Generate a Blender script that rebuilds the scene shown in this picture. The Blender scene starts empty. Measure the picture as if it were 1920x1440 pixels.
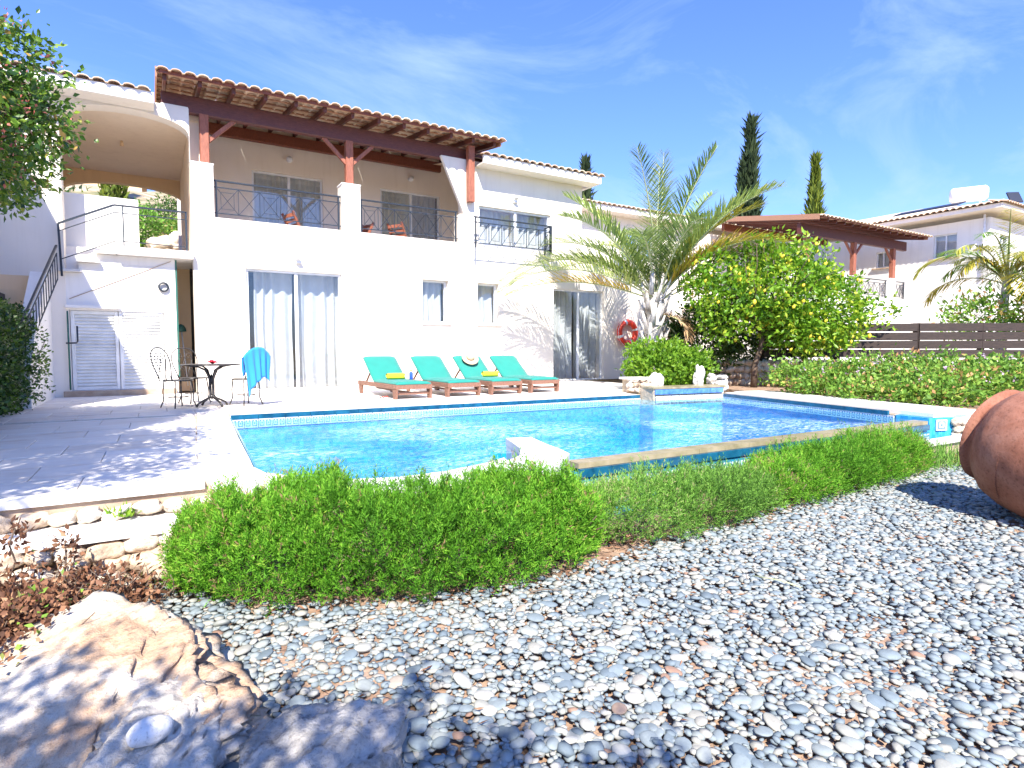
import bpy, math, random
import numpy as np
from mathutils import Vector, Matrix, Euler, noise as mnoise

random.seed(7); RNG = np.random.default_rng(11)
SC = bpy.context.scene; COL = SC.collection
R = math.radians

# ------------------------------------------------------------------ camera
cam_d = bpy.data.cameras.new('camera'); cam = bpy.data.objects.new('camera', cam_d); COL.objects.link(cam)
cam_d.sensor_width = 36.0; cam_d.lens = 1110.0 / 1920.0 * 36.0; cam_d.clip_start = 0.05; cam_d.clip_end = 2000
cam.location = (0, 0, 0.78)
cam.rotation_euler = (R(90) - math.atan(65 / 1110.0), 0, R(-31.0))
SC.camera = cam

# ------------------------------------------------------------------ light
SUN_DIR = Vector((0.42, 0.90, -1.0)).normalized()          # the way sunlight travels
sun_d = bpy.data.lights.new('sun', 'SUN'); sun = bpy.data.objects.new('sun', sun_d); COL.objects.link(sun)
sun_d.energy = 4.3; sun_d.angle = R(0.53); sun_d.color = (1.0, 0.94, 0.84)
sun.rotation_euler = SUN_DIR.to_track_quat('-Z', 'Y').to_euler()
W = bpy.data.worlds.new('World'); SC.world = W; W.use_nodes = True
nt = W.node_tree; nt.nodes.clear()
wo = nt.nodes.new('ShaderNodeOutputWorld'); bg = nt.nodes.new('ShaderNodeBackground'); sky = nt.nodes.new('ShaderNodeTexSky')
sky.sky_type = 'NISHITA'; sky.sun_disc = False
sky.sun_elevation = math.asin(-SUN_DIR.z); sky.sun_rotation = math.atan2(-SUN_DIR.x, -SUN_DIR.y)
sky.air_density = 1.25; sky.dust_density = 0.35; sky.ozone_density = 2.0
bg.inputs[1].default_value = 0.15
tc = nt.nodes.new('ShaderNodeTexCoord'); mp = nt.nodes.new('ShaderNodeMapping')
mp.inputs['Rotation'].default_value = (0.25, 0.0, R(38)); mp.inputs['Scale'].default_value = (1.1, 4.6, 6.0)
cn = nt.nodes.new('ShaderNodeTexNoise'); cn.inputs['Scale'].default_value = 1.15; cn.inputs['Detail'].default_value = 9; cn.inputs['Roughness'].default_value = 0.62
cn.inputs['Distortion'].default_value = 0.6
cr = nt.nodes.new('ShaderNodeValToRGB'); cr.color_ramp.elements[0].position = 0.47; cr.color_ramp.elements[0].color = (0, 0, 0, 1)
cr.color_ramp.elements[1].position = 0.86; cr.color_ramp.elements[1].color = (0.85, 0.85, 0.85, 1)
mx = nt.nodes.new('ShaderNodeMixRGB'); mx.inputs[2].default_value = (5.2, 5.4, 5.2, 1)
nt.links.new(tc.outputs['Generated'], mp.inputs[0]); nt.links.new(mp.outputs[0], cn.inputs['Vector'])
nt.links.new(cn.outputs['Fac'], cr.inputs[0]); nt.links.new(cr.outputs[0], mx.inputs[0]); nt.links.new(sky.outputs[0], mx.inputs[1])
gr = nt.nodes.new('ShaderNodeMixRGB'); gr.blend_type = 'MULTIPLY'; gr.inputs[0].default_value = 1.0; gr.inputs[2].default_value = (0.33, 0.43, 0.78, 1)
nt.links.new(mx.outputs[0], gr.inputs[1]); nt.links.new(gr.outputs[0], bg.inputs[0]); nt.links.new(bg.outputs[0], wo.inputs[0])
vs = SC.view_settings; vs.view_transform = 'Standard'; vs.look = 'None'; vs.exposure = 1.45; vs.gamma = 1.0; vs.use_curve_mapping = False
SC.cycles.max_bounces = 8; SC.cycles.diffuse_bounces = 6; SC.cycles.transparent_max_bounces = 16; SC.cycles.caustics_reflective = False; SC.cycles.caustics_refractive = False

# ------------------------------------------------------------------ materials
def newmat(name):
    m = bpy.data.materials.new(name); m.use_nodes = True
    return m, m.node_tree, m.node_tree.nodes['Principled BSDF']
def ramp(nt, fac, stops, interp='LINEAR'):
    r = nt.nodes.new('ShaderNodeValToRGB'); e = r.color_ramp.elements; r.color_ramp.interpolation = interp
    e[0].position = stops[0][0]; e[0].color = (*stops[0][1], 1)
    e[1].position = stops[-1][0]; e[1].color = (*stops[-1][1], 1)
    for p, c in stops[1:-1]:
        k = e.new(p); k.color = (*c, 1)
    if fac is not None: nt.links.new(fac, r.inputs[0])
    return r.outputs[0]
def coords(nt, kind='Object', scale=(1, 1, 1)):
    t = nt.nodes.new('ShaderNodeTexCoord')
    if kind == 'World':
        g = nt.nodes.new('ShaderNodeNewGeometry'); src = g.outputs['Position']
    else: src = t.outputs[kind]
    m = nt.nodes.new('ShaderNodeMapping'); m.inputs['Scale'].default_value = scale
    nt.links.new(src, m.inputs[0]); return m.outputs[0]
def tex_noise(nt, vec, scale, detail=6, rough=0.55, dist=0):
    n = nt.nodes.new('ShaderNodeTexNoise'); n.inputs['Scale'].default_value = scale; n.inputs['Detail'].default_value = detail
    n.inputs['Roughness'].default_value = rough; n.inputs['Distortion'].default_value = dist
    if vec is not None: nt.links.new(vec, n.inputs['Vector'])
    return n.outputs['Fac']
def bump(nt, b, h, strength=0.3, dist=0.02):
    n = nt.nodes.new('ShaderNodeBump'); n.inputs['Strength'].default_value = strength; n.inputs['Distance'].default_value = dist
    nt.links.new(h, n.inputs['Height']); nt.links.new(n.outputs[0], b.inputs['Normal']); return n
def simple(name, stops, scale=8, rough=0.7, bs=0.2, bd=0.01, kind='World', sc=(1, 1, 1), detail=6, metal=0, spec=0.4, bscale=None, coat=0):
    m, nt, b = newmat(name); v = coords(nt, kind, sc); f = tex_noise(nt, v, scale, detail)
    if not isinstance(stops, list): stops = [(0.3, tuple(c * 0.85 for c in stops)), (0.7, tuple(min(1, c * 1.12) for c in stops))]
    nt.links.new(ramp(nt, f, stops), b.inputs['Base Color'])
    b.inputs['Roughness'].default_value = rough; b.inputs['Metallic'].default_value = metal; b.inputs['Specular IOR Level'].default_value = spec
    if coat: b.inputs['Coat Weight'].default_value = coat
    if bs: bump(nt, b, tex_noise(nt, v, bscale or scale * 3, 8), bs, bd)
    return m
def leafmat(name, stops, trans=0.35, rough=0.5, spec=0.35):
    """leaf colour from the per-leaf attribute 'rnd'"""
    m, nt, b = newmat(name)
    a = nt.nodes.new('ShaderNodeAttribute'); a.attribute_name = 'rnd'
    c = ramp(nt, a.outputs['Fac'], stops)
    nt.links.new(c, b.inputs['Base Color']); b.inputs['Roughness'].default_value = rough; b.inputs['Specular IOR Level'].default_value = spec
    tr = nt.nodes.new('ShaderNodeBsdfTranslucent'); mxs = nt.nodes.new('ShaderNodeMixShader'); mxs.inputs[0].default_value = trans
    nt.links.new(c, tr.inputs[0]); nt.links.new(b.outputs[0], mxs.inputs[1]); nt.links.new(tr.outputs[0], mxs.inputs[2])
    nt.links.new(mxs.outputs[0], nt.nodes['Material Output'].inputs[0]); return m
M = {}
def wallmat(name, c):
    m, nt, b = newmat(name); v = coords(nt, 'World')
    big = tex_noise(nt, v, 0.9, 5, 0.6); v2 = coords(nt, 'World', (7, 7, 0.5)); st = tex_noise(nt, v2, 1.0, 4, 0.6)
    c1 = ramp(nt, big, [(0.3, tuple(x * 0.93 for x in c)), (0.65, c)])
    mx = nt.nodes.new('ShaderNodeMixRGB'); mx.blend_type = 'MULTIPLY'; mx.inputs[0].default_value = 0.35
    nt.links.new(c1, mx.inputs[1]); nt.links.new(ramp(nt, st, [(0.25, (0.82, 0.80, 0.76)), (0.5, (1, 1, 1))]), mx.inputs[2])
    nt.links.new(mx.outputs[0], b.inputs['Base Color']); b.inputs['Roughness'].default_value = 0.9; b.inputs['Specular IOR Level'].default_value = 0.15
    bump(nt, b, tex_noise(nt, v, 55, 5), 0.25, 0.004); return m
M['wall'] = wallmat('cream_render', (0.82, 0.755, 0.67))
M['wall_white'] = wallmat('white_render', (0.84, 0.81, 0.77))
M['wall_tan'] = wallmat('tan_render', (0.80, 0.60, 0.38))
M['wall_warm_fill'] = wallmat('warm_fill_render', (0.88, 0.75, 0.60)); M['wall_balc_fill'] = wallmat('balcony_fill_render', (0.88, 0.80, 0.70))  # fill light put into the colour: warmer, paler render for shaded passage and balcony
M['trim'] = simple('white_trim', (0.80, 0.80, 0.78), 4, 0.45, 0.05)
M['frame'] = simple('white_aluminium', (0.78, 0.80, 0.82), 3, 0.3, 0.0, spec=0.5)
def tilemat(name, stops):
    m, nt, b = newmat(name); oi = nt.nodes.new('ShaderNodeObjectInfo'); v = coords(nt, 'World')
    n = tex_noise(nt, v, 9, 7, 0.65)
    mt = nt.nodes.new('ShaderNodeMath'); mt.operation = 'MULTIPLY_ADD'; mt.inputs[1].default_value = 0.55; nt.links.new(oi.outputs['Random'], mt.inputs[0])
    m2 = nt.nodes.new('ShaderNodeMath'); m2.operation = 'MULTIPLY'; m2.inputs[1].default_value = 0.5; nt.links.new(n, m2.inputs[0]); nt.links.new(m2.outputs[0], mt.inputs[2])
    nt.links.new(ramp(nt, mt.outputs[0], stops), b.inputs['Base Color']); b.inputs['Roughness'].default_value = 0.85
    bump(nt, b, tex_noise(nt, v, 60, 5), 0.3, 0.004); return m
M['roof_tile'] = tilemat('clay_tile', [(0.1, (0.46, 0.28, 0.17)), (0.45, (0.62, 0.44, 0.30)), (0.75, (0.72, 0.60, 0.46)), (0.95, (0.58, 0.50, 0.40))])
def woodmat(name, a, b_, rough=0.55, sc=(2, 2, 14)):
    m, nt, b = newmat(name); v = coords(nt, 'Object', sc); oi = nt.nodes.new('ShaderNodeObjectInfo')
    add = nt.nodes.new('ShaderNodeVectorMath'); add.operation = 'ADD'; nt.links.new(v, add.inputs[0]); nt.links.new(oi.outputs['Random'], add.inputs[1])
    n = tex_noise(nt, add.outputs[0], 4.0, 8, 0.65, 0.8)
    mid = tuple((x + y) / 2 for x, y in zip(a, b_))
    nt.links.new(ramp(nt, n, [(0.25, a), (0.5, mid), (0.75, b_)]), b.inputs['Base Color']); b.inputs['Roughness'].default_value = rough
    bump(nt, b, n, 0.35, 0.006); return m
M['wood'] = woodmat('red_stained_timber', (0.085, 0.022, 0.012), (0.30, 0.085, 0.042), 0.5, (14, 3, 14))
M['wood_shaded'] = woodmat('shaded_red_timber', (0.05, 0.013, 0.010), (0.17, 0.048, 0.034), 0.5, (3, 14, 14))  # darkened copy of the red timber, with the eave's shade in its colour
M['wood_post'] = woodmat('faded_red_timber', (0.16, 0.045, 0.025), (0.42, 0.15, 0.09), 0.6, (14, 14, 2))
M['wood_batten'] = woodmat('pale_red_batten', (0.30, 0.14, 0.08), (0.50, 0.27, 0.16), 0.6, (3, 14, 14))
M['teak'] = woodmat('teak', (0.13, 0.055, 0.035), (0.33, 0.17, 0.11), 0.6, (14, 3, 14))
M['fence'] = woodmat('dark_stained_board', (0.007, 0.004, 0.003), (0.055, 0.033, 0.024), 0.65, (2, 2, 16))
M['iron'] = simple('dark_iron', (0.022, 0.03, 0.042), 20, 0.4, 0.1, spec=0.5)
M['iron2'] = simple('bronze_iron', (0.035, 0.03, 0.028), 30, 0.35, 0.15, spec=0.6)
M['limestone'] = None
def glassmat(name, tint, base=0.12):
    m, nt, b = newmat(name); nt.nodes.remove(b); out = nt.nodes['Material Output']
    t = nt.nodes.new('ShaderNodeBsdfTransparent'); t.inputs[0].default_value = (*tint, 1); g = nt.nodes.new('ShaderNodeBsdfGlossy'); g.inputs['Roughness'].default_value = 0.02
    fr = nt.nodes.new('ShaderNodeLayerWeight'); fr.inputs[0].default_value = 0.5
    pw = nt.nodes.new('ShaderNodeMath'); pw.operation = 'POWER'; pw.inputs[1].default_value = 4.5; nt.links.new(fr.outputs['Facing'], pw.inputs[0])
    ad = nt.nodes.new('ShaderNodeMath'); ad.operation = 'MULTIPLY_ADD'; ad.inputs[1].default_value = 0.85; ad.inputs[2].default_value = base; nt.links.new(pw.outputs[0], ad.inputs[0])
    v = coords(nt, 'World'); bn = nt.nodes.new('ShaderNodeBump'); bn.inputs['Strength'].default_value = 0.04; bn.inputs['Distance'].default_value = 0.05
    nt.links.new(tex_noise(nt, v, 1.5, 2), bn.inputs['Height']); nt.links.new(bn.outputs[0], g.inputs['Normal'])
    s = nt.nodes.new('ShaderNodeMixShader'); nt.links.new(ad.outputs[0], s.inputs[0]); nt.links.new(t.outputs[0], s.inputs[1]); nt.links.new(g.outputs[0], s.inputs[2])
    nt.links.new(s.outputs[0], out.inputs[0]); return m
M['glass'] = glassmat('window_glass', (0.93, 0.955, 0.975), 0.085)
def cloth(name, c, trans=0.3, wscale=60):
    m, nt, b = newmat(name); v = coords(nt, 'Object'); f = tex_noise(nt, v, 5, 4)
    col = ramp(nt, f, [(0.3, tuple(x * 0.88 for x in c)), (0.7, c)]); nt.links.new(col, b.inputs['Base Color']); b.inputs['Roughness'].default_value = 0.9; b.inputs['Sheen Weight'].default_value = 0.2
    bump(nt, b, tex_noise(nt, v, wscale, 3), 0.25, 0.004)
    if trans:
        tr = nt.nodes.new('ShaderNodeBsdfTranslucent'); s = nt.nodes.new('ShaderNodeMixShader'); s.inputs[0].default_value = trans
        nt.links.new(col, tr.inputs[0]); nt.links.new(b.outputs[0], s.inputs[1]); nt.links.new(tr.outputs[0], s.inputs[2]); nt.links.new(s.outputs[0], nt.nodes['Material Output'].inputs[0])
    return m
M['curtain'] = cloth('pale_curtain', (0.80, 0.79, 0.77), 0.25)
M['curtain_b'] = cloth('olive_beige_curtain', (0.84, 0.78, 0.62), 0.25)
M['turq'] = cloth('turquoise_canvas', (0.012, 0.24, 0.19), 0)
M['yellow'] = cloth('yellow_towel', (0.80, 0.66, 0.03), 0, 140)
M['bluecloth'] = cloth('sky_blue_towel', (0.03, 0.30, 0.78), 0.12, 120)
M['straw'] = simple('straw', (0.66, 0.50, 0.32), 60, 0.85, 0.5, 0.01)
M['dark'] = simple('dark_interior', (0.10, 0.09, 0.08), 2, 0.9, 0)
M['soil'] = simple('red_soil', [(0.3, (0.22, 0.13, 0.085)), (0.55, (0.36, 0.24, 0.165)), (0.75, (0.44, 0.33, 0.25))], 7, 0.95, 0.8, 0.03, detail=9)
def stonemat(name, stops, sc=3.0, bs=0.9, bd=0.03, pits=True):
    m, nt, b = newmat(name); v = coords(nt, 'World'); oi = nt.nodes.new('ShaderNodeObjectInfo')
    n = tex_noise(nt, v, sc, 10, 0.68, 0.4)
    a = nt.nodes.new('ShaderNodeMath'); a.operation = 'MULTIPLY_ADD'; a.inputs[1].default_value = 0.22; nt.links.new(oi.outputs['Random'], a.inputs[0]); 
    s0 = nt.nodes.new('ShaderNodeMath'); s0.operation = 'SUBTRACT'; s0.inputs[1].default_value = 0.11; nt.links.new(n, s0.inputs[0]); nt.links.new(s0.outputs[0], a.inputs[2])
    col = ramp(nt, a.outputs[0], stops)
    fine = tex_noise(nt, v, sc * 14, 8, 0.7)
    mx = nt.nodes.new('ShaderNodeMixRGB'); mx.blend_type = 'MULTIPLY'; mx.inputs[0].default_value = 0.75; nt.links.new(col, mx.inputs[1])
    nt.links.new(ramp(nt, fine, [(0.33, (0.45, 0.42, 0.40)), (0.48, (0.95, 0.94, 0.93)), (0.7, (1, 1, 1))]), mx.inputs[2])
    nt.links.new(mx.outputs[0], b.inputs['Base Color']); b.inputs['Roughness'].default_value = 0.92; b.inputs['Specular IOR Level'].default_value = 0.2
    h = nt.nodes.new('ShaderNodeMath'); h.operation = 'MULTIPLY_ADD'; h.inputs[1].default_value = 0.35; nt.links.new(fine, h.inputs[0]); nt.links.new(n, h.inputs[2])
    bump(nt, b, h.outputs[0], bs, bd); return m
M['limestone'] = stonemat('limestone', [(0.25, (0.30, 0.22, 0.16)), (0.42, (0.60, 0.46, 0.33)), (0.55, (0.68, 0.60, 0.50)), (0.72, (0.74, 0.70, 0.64))], 4)
M['rock_big'] = stonemat('weathered_boulder', [(0.28, (0.22, 0.18, 0.16)), (0.38, (0.62, 0.40, 0.25)), (0.47, (0.68, 0.54, 0.40)), (0.54, (0.70, 0.64, 0.55)), (0.75, (0.76, 0.72, 0.65))], 2.2, 1.0, 0.05)
M['rock_grey'] = stonemat('grey_boulder', [(0.28, (0.32, 0.29, 0.25)), (0.45, (0.58, 0.54, 0.48)), (0.6, (0.70, 0.66, 0.60)), (0.78, (0.78, 0.74, 0.68))], 5, 1.0, 0.04)
M['stone_white'] = stonemat('white_stone', [(0.2, (0.60, 0.56, 0.50)), (0.5, (0.78, 0.75, 0.70)), (0.8, (0.82, 0.80, 0.76))], 6, 0.4, 0.01)
M['mortar'] = simple('mortar', (0.50, 0.40, 0.28), 6, 0.95, 0.8, 0.03)
M['render_brown'] = simple('bare_concrete_edge', [(0.3, (0.34, 0.24, 0.17)), (0.7, (0.52, 0.40, 0.29))], 5, 0.95, 0.6, 0.02)
def pavemat():
    m, nt, b = newmat('pale_travertine'); v = coords(nt, 'World', (1, 3, 1)); oi = nt.nodes.new('ShaderNodeObjectInfo')
    n = tex_noise(nt, v, 2.6, 8, 0.65, 0.5)
    a = nt.nodes.new('ShaderNodeMath'); a.operation = 'MULTIPLY_ADD'; a.inputs[1].default_value = 0.25; nt.links.new(oi.outputs['Random'], a.inputs[0]); nt.links.new(n, a.inputs[2])
    nt.links.new(ramp(nt, a.outputs[0], [(0.35, (0.60, 0.50, 0.42)), (0.55, (0.72, 0.66, 0.60)), (0.85, (0.80, 0.77, 0.73))]), b.inputs['Base Color'])
    b.inputs['Roughness'].default_value = 0.6; bump(nt, b, tex_noise(nt, v, 40, 6), 0.2, 0.004); return m
M['pave'] = pavemat()
M['coping'] = simple('pale_coping', (0.76, 0.73, 0.68), 5, 0.6, 0.15, 0.004)
M['coping_tan'] = simple('wet_sandstone', [(0.3, (0.19, 0.16, 0.085)), (0.55, (0.31, 0.26, 0.16)), (0.75, (0.40, 0.32, 0.22))], 6, 0.35, 0.3, 0.006)
def poolmat():
    m, nt, b = newmat('pool_mosaic'); v = coords(nt, 'World')
    br = nt.nodes.new('ShaderNodeTexVoronoi'); br.feature = 'F1'; br.distance = 'CHEBYCHEV'; br.inputs['Scale'].default_value = 22; br.inputs['Randomness'].default_value = 0.0
    nt.links.new(v, br.inputs['Vector'])
    c = ramp(nt, br.outputs['Color'], [(0.0, (0.02, 0.24, 0.48)), (0.5, (0.035, 0.33, 0.60)), (1.0, (0.08, 0.44, 0.70))])
    nt.links.new(c, b.inputs['Base Color']); b.inputs['Roughness'].default_value = 0.25; return m
M['pool'] = poolmat()
M['bluetile_shaded'] = simple('shaded_deep_blue_glaze', [(0.3, (0.004, 0.05, 0.10)), (0.7, (0.012, 0.13, 0.22))], 9, 0.2, 0, spec=0.6)  # dark blue tile, deepened further to carry the shadow under the coping
M['bluetile_shaded2'] = simple('cobalt_glaze', [(0.3, (0.04, 0.13, 0.42)), (0.7, (0.12, 0.30, 0.62))], 14, 0.2, 0, spec=0.6)
def bandmat(name, dark, light):
    """glazed waterline tile with a printed square key, drawn in the tile's own UVs"""
    m, nt, b = newmat(name); t = nt.nodes.new('ShaderNodeTexCoord'); sep = nt.nodes.new('ShaderNodeSeparateXYZ'); fr_ = nt.nodes.new('ShaderNodeVectorMath'); fr_.operation = 'FRACTION'; nt.links.new(t.outputs['UV'], fr_.inputs[0]); nt.links.new(fr_.outputs[0], sep.inputs[0])
    def mth(op, a, bb=None, c=None):
        n = nt.nodes.new('ShaderNodeMath'); n.operation = op
        for i, x in enumerate((a, bb, c)):
            if x is None: continue
            if isinstance(x, (int, float)): n.inputs[i].default_value = x
            else: nt.links.new(x, n.inputs[i])
        return n.outputs[0]
    dx = mth('ABSOLUTE', mth('SUBTRACT', sep.outputs[0], 0.5)); dy = mth('ABSOLUTE', mth('SUBTRACT', sep.outputs[1], 0.5))
    d = mth('MAXIMUM', dx, dy)
    ring = mth('MULTIPLY', mth('GREATER_THAN', d, 0.24), mth('LESS_THAN', d, 0.37))
    gap = mth('MULTIPLY', mth('LESS_THAN', dx, 0.07), mth('GREATER_THAN', sep.outputs[1], 0.5))
    ring = mth('MULTIPLY', ring, mth('SUBTRACT', 1.0, gap)); ring = mth('MAXIMUM', ring, mth('LESS_THAN', d, 0.10))
    mx = nt.nodes.new('ShaderNodeMixRGB'); nt.links.new(ring, mx.inputs[0]); mx.inputs[1].default_value = (*light, 1); mx.inputs[2].default_value = (*dark, 1)
    nt.links.new(mx.outputs[0], b.inputs['Base Color']); b.inputs['Roughness'].default_value = 0.2; return m
M['band'] = bandmat('key_pattern_tile', (0.10, 0.20, 0.36), (0.70, 0.74, 0.74))
M['band_teal'] = bandmat('teal_key_tile', (0.60, 0.66, 0.66), (0.03, 0.22, 0.34))
def watermat():
    m, nt, b = newmat('pool_water'); nt.nodes.remove(b); out = nt.nodes['Material Output']
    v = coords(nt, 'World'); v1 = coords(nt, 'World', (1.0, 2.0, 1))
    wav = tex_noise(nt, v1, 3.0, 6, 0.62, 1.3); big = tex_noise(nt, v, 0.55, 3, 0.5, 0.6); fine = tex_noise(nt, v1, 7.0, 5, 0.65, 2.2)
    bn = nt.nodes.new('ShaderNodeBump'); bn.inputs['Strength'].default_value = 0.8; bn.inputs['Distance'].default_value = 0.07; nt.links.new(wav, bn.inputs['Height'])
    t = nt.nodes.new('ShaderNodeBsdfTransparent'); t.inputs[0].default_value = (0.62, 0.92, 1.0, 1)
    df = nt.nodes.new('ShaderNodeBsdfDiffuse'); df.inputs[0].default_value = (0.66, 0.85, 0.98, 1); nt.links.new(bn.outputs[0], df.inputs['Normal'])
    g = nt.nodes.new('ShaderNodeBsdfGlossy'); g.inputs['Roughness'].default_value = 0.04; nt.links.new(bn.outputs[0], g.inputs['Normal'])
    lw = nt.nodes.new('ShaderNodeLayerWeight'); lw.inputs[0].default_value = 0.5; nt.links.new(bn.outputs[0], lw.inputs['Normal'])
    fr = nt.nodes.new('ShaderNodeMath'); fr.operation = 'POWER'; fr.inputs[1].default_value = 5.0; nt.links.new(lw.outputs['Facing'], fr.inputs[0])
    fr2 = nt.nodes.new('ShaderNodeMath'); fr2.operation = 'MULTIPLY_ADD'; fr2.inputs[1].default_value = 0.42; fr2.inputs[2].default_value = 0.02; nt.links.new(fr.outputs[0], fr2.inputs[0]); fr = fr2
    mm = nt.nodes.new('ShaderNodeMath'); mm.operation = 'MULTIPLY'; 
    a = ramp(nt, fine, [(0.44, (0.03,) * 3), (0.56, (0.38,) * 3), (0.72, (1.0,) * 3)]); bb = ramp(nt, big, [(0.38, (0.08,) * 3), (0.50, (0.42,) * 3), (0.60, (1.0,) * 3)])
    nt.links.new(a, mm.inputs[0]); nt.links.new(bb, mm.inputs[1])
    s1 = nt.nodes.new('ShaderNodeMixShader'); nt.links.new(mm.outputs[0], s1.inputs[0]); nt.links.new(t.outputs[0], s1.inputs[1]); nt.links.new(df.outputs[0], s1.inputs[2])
    s2 = nt.nodes.new('ShaderNodeMixShader'); nt.links.new(fr.outputs[0], s2.inputs[0]); nt.links.new(s1.outputs[0], s2.inputs[1]); nt.links.new(g.outputs[0], s2.inputs[2])
    nt.links.new(s2.outputs[0], out.inputs[0]); return m
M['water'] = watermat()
PEB = [(0.0, (0.17, 0.21, 0.24)), (0.10, (0.23, 0.28, 0.32)), (0.26, (0.29, 0.34, 0.37)), (0.45, (0.36, 0.40, 0.41)), (0.60, (0.43, 0.45, 0.43)), (0.74, (0.48, 0.45, 0.39)), (0.86, (0.55, 0.52, 0.47)), (0.95, (0.62, 0.59, 0.54)), (0.985, (0.54, 0.44, 0.36)), (1.0, (0.46, 0.27, 0.19))]
def pebmat(name, attr):
    m, nt, b = newmat(name)
    if attr: a = nt.nodes.new('ShaderNodeAttribute'); a.attribute_name = 'rnd'; f = a.outputs['Fac']
    else: a = nt.nodes.new('ShaderNodeObjectInfo'); f = a.outputs['Random']
    v = coords(nt, 'World'); n = tex_noise(nt, v, 45, 6, 0.6)
    mx = nt.nodes.new('ShaderNodeMixRGB'); mx.blend_type = 'MULTIPLY'; mx.inputs[0].default_value = 0.6
    nt.links.new(ramp(nt, f, [(p, tuple(x * k for x, k in zip(c, (.68, .70, .69)))) for p, c in PEB]), mx.inputs[1]); nt.links.new(ramp(nt, n, [(0.3, (0.7, 0.7, 0.7)), (0.6, (1, 1, 1))]), mx.inputs[2])
    nt.links.new(mx.outputs[0], b.inputs['Base Color']); b.inputs['Roughness'].default_value = 0.72; b.inputs['Specular IOR Level'].default_value = 0.3
    bump(nt, b, n, 0.15, 0.004); return m
M['peb'] = pebmat('river_pebble', False); M['peb_attr'] = pebmat('river_pebble_mass', True)
M['terracotta'] = stonemat('terracotta', [(0.25, (0.15, 0.065, 0.04)), (0.45, (0.27, 0.11, 0.07)), (0.6, (0.34, 0.155, 0.105)), (0.8, (0.40, 0.21, 0.155))], 3.5, 0.5, 0.012)
M['bark'] = stonemat('bark', [(0.3, (0.08, 0.055, 0.04)), (0.6, (0.22, 0.16, 0.12))], 9, 0.8, 0.02)
M['palmbase'] = stonemat('pale_palm_boot', [(0.25, (0.28, 0.24, 0.20)), (0.5, (0.58, 0.56, 0.54)), (0.8, (0.74, 0.72, 0.70))], 6, 0.7, 0.02)
M['stem'] = simple('frond_stem', (0.42, 0.45, 0.24), 6, 0.5, 0.1)
M['rosemary'] = leafmat('rosemary_leaf', [(0, (0.045, 0.12, 0.012)), (0.4, (0.115, 0.33, 0.022)), (0.85, (0.25, 0.52, 0.045)), (0.985, (0.40, 0.54, 0.07)), (1, (0.36, 0.24, 0.12))], 0.35, 0.6, 0.2)
M['rosemary_grey'] = leafmat('grey_rosemary_leaf', [(0, (0.06, 0.13, 0.03)), (0.5, (0.17, 0.37, 0.05)), (0.9, (0.31, 0.54, 0.10)), (1, (0.44, 0.38, 0.2))], 0.35, 0.6, 0.2)
M['lemon'] = leafmat('lemon_leaf', [(0, (0.05, 0.13, 0.012)), (0.4, (0.13, 0.30, 0.02)), (0.75, (0.25, 0.45, 0.03)), (1, (0.46, 0.56, 0.05))], 0.45, 0.4, 0.4)
M['shrub'] = leafmat('shrub_leaf', [(0, (0.06, 0.15, 0.015)), (0.5, (0.18, 0.36, 0.025)), (1, (0.34, 0.50, 0.05))], 0.45, 0.45)
M['lantana'] = leafmat('lantana_leaf', [(0, (0.09, 0.20, 0.03)), (0.55, (0.20, 0.38, 0.05)), (0.86, (0.36, 0.50, 0.08)), (0.90, (0.62, 0.42, 0.14)), (1, (0.58, 0.30, 0.14))], 0.4, 0.5)
M['petal'] = leafmat('pink_petal', [(0, (0.66, 0.42, 0.60)), (1, (0.78, 0.62, 0.72))], 0.4)
M['redberry'] = leafmat('reddish_shoot', [(0, (0.40, 0.07, 0.08)), (1, (0.60, 0.24, 0.18))], 0.3)
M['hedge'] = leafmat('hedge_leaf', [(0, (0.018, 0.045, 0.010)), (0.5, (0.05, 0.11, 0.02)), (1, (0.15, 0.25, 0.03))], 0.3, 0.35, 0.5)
M['treeleaf'] = leafmat('tree_leaf', [(0, (0.025, 0.07, 0.012)), (0.5, (0.10, 0.21, 0.025)), (0.9, (0.30, 0.40, 0.05)), (1, (0.52, 0.34, 0.10))], 0.35, 0.35, 0.5)
M['palmleaf'] = leafmat('palm_leaflet', [(0, (0.12, 0.20, 0.06)), (0.45, (0.26, 0.36, 0.10)), (0.8, (0.50, 0.58, 0.16)), (1, (0.66, 0.58, 0.24))], 0.3, 0.42, 0.4)
M['palmgold'] = leafmat('yellowed_leaflet', [(0, (0.30, 0.34, 0.05)), (0.5, (0.52, 0.46, 0.06)), (1, (0.62, 0.36, 0.06))], 0.35, 0.5)
M['palmdead'] = leafmat('dead_leaflet', [(0, (0.42, 0.24, 0.10)), (0.6, (0.58, 0.40, 0.24)), (1, (0.62, 0.54, 0.44))], 0.2, 0.7)
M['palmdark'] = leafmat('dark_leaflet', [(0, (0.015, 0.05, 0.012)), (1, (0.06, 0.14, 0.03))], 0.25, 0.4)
M['cypress'] = leafmat('dark_cypress', [(0, (0.012, 0.03, 0.012)), (1, (0.055, 0.085, 0.03))], 0.15, 0.7)
M['cypress_y'] = leafmat('yellow_green_cypress', [(0, (0.05, 0.09, 0.01)), (1, (0.20, 0.25, 0.025))], 0.2, 0.7)
M['dryleaf'] = leafmat('dry_leaf', [(0, (0.08, 0.035, 0.02)), (0.6, (0.28, 0.13, 0.07)), (0.9, (0.45, 0.26, 0.15)), (0.95, (0.14, 0.28, 0.04)), (1, (0.22, 0.38, 0.05))], 0.2, 0.7)
M['fruit'] = simple('lemon_fruit', (0.78, 0.60, 0.05), 20, 0.45, 0.1)
M['red'] = simple('red_plastic', (0.74, 0.055, 0.025), 10, 0.4, 0.05, coat=0.1)
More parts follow.
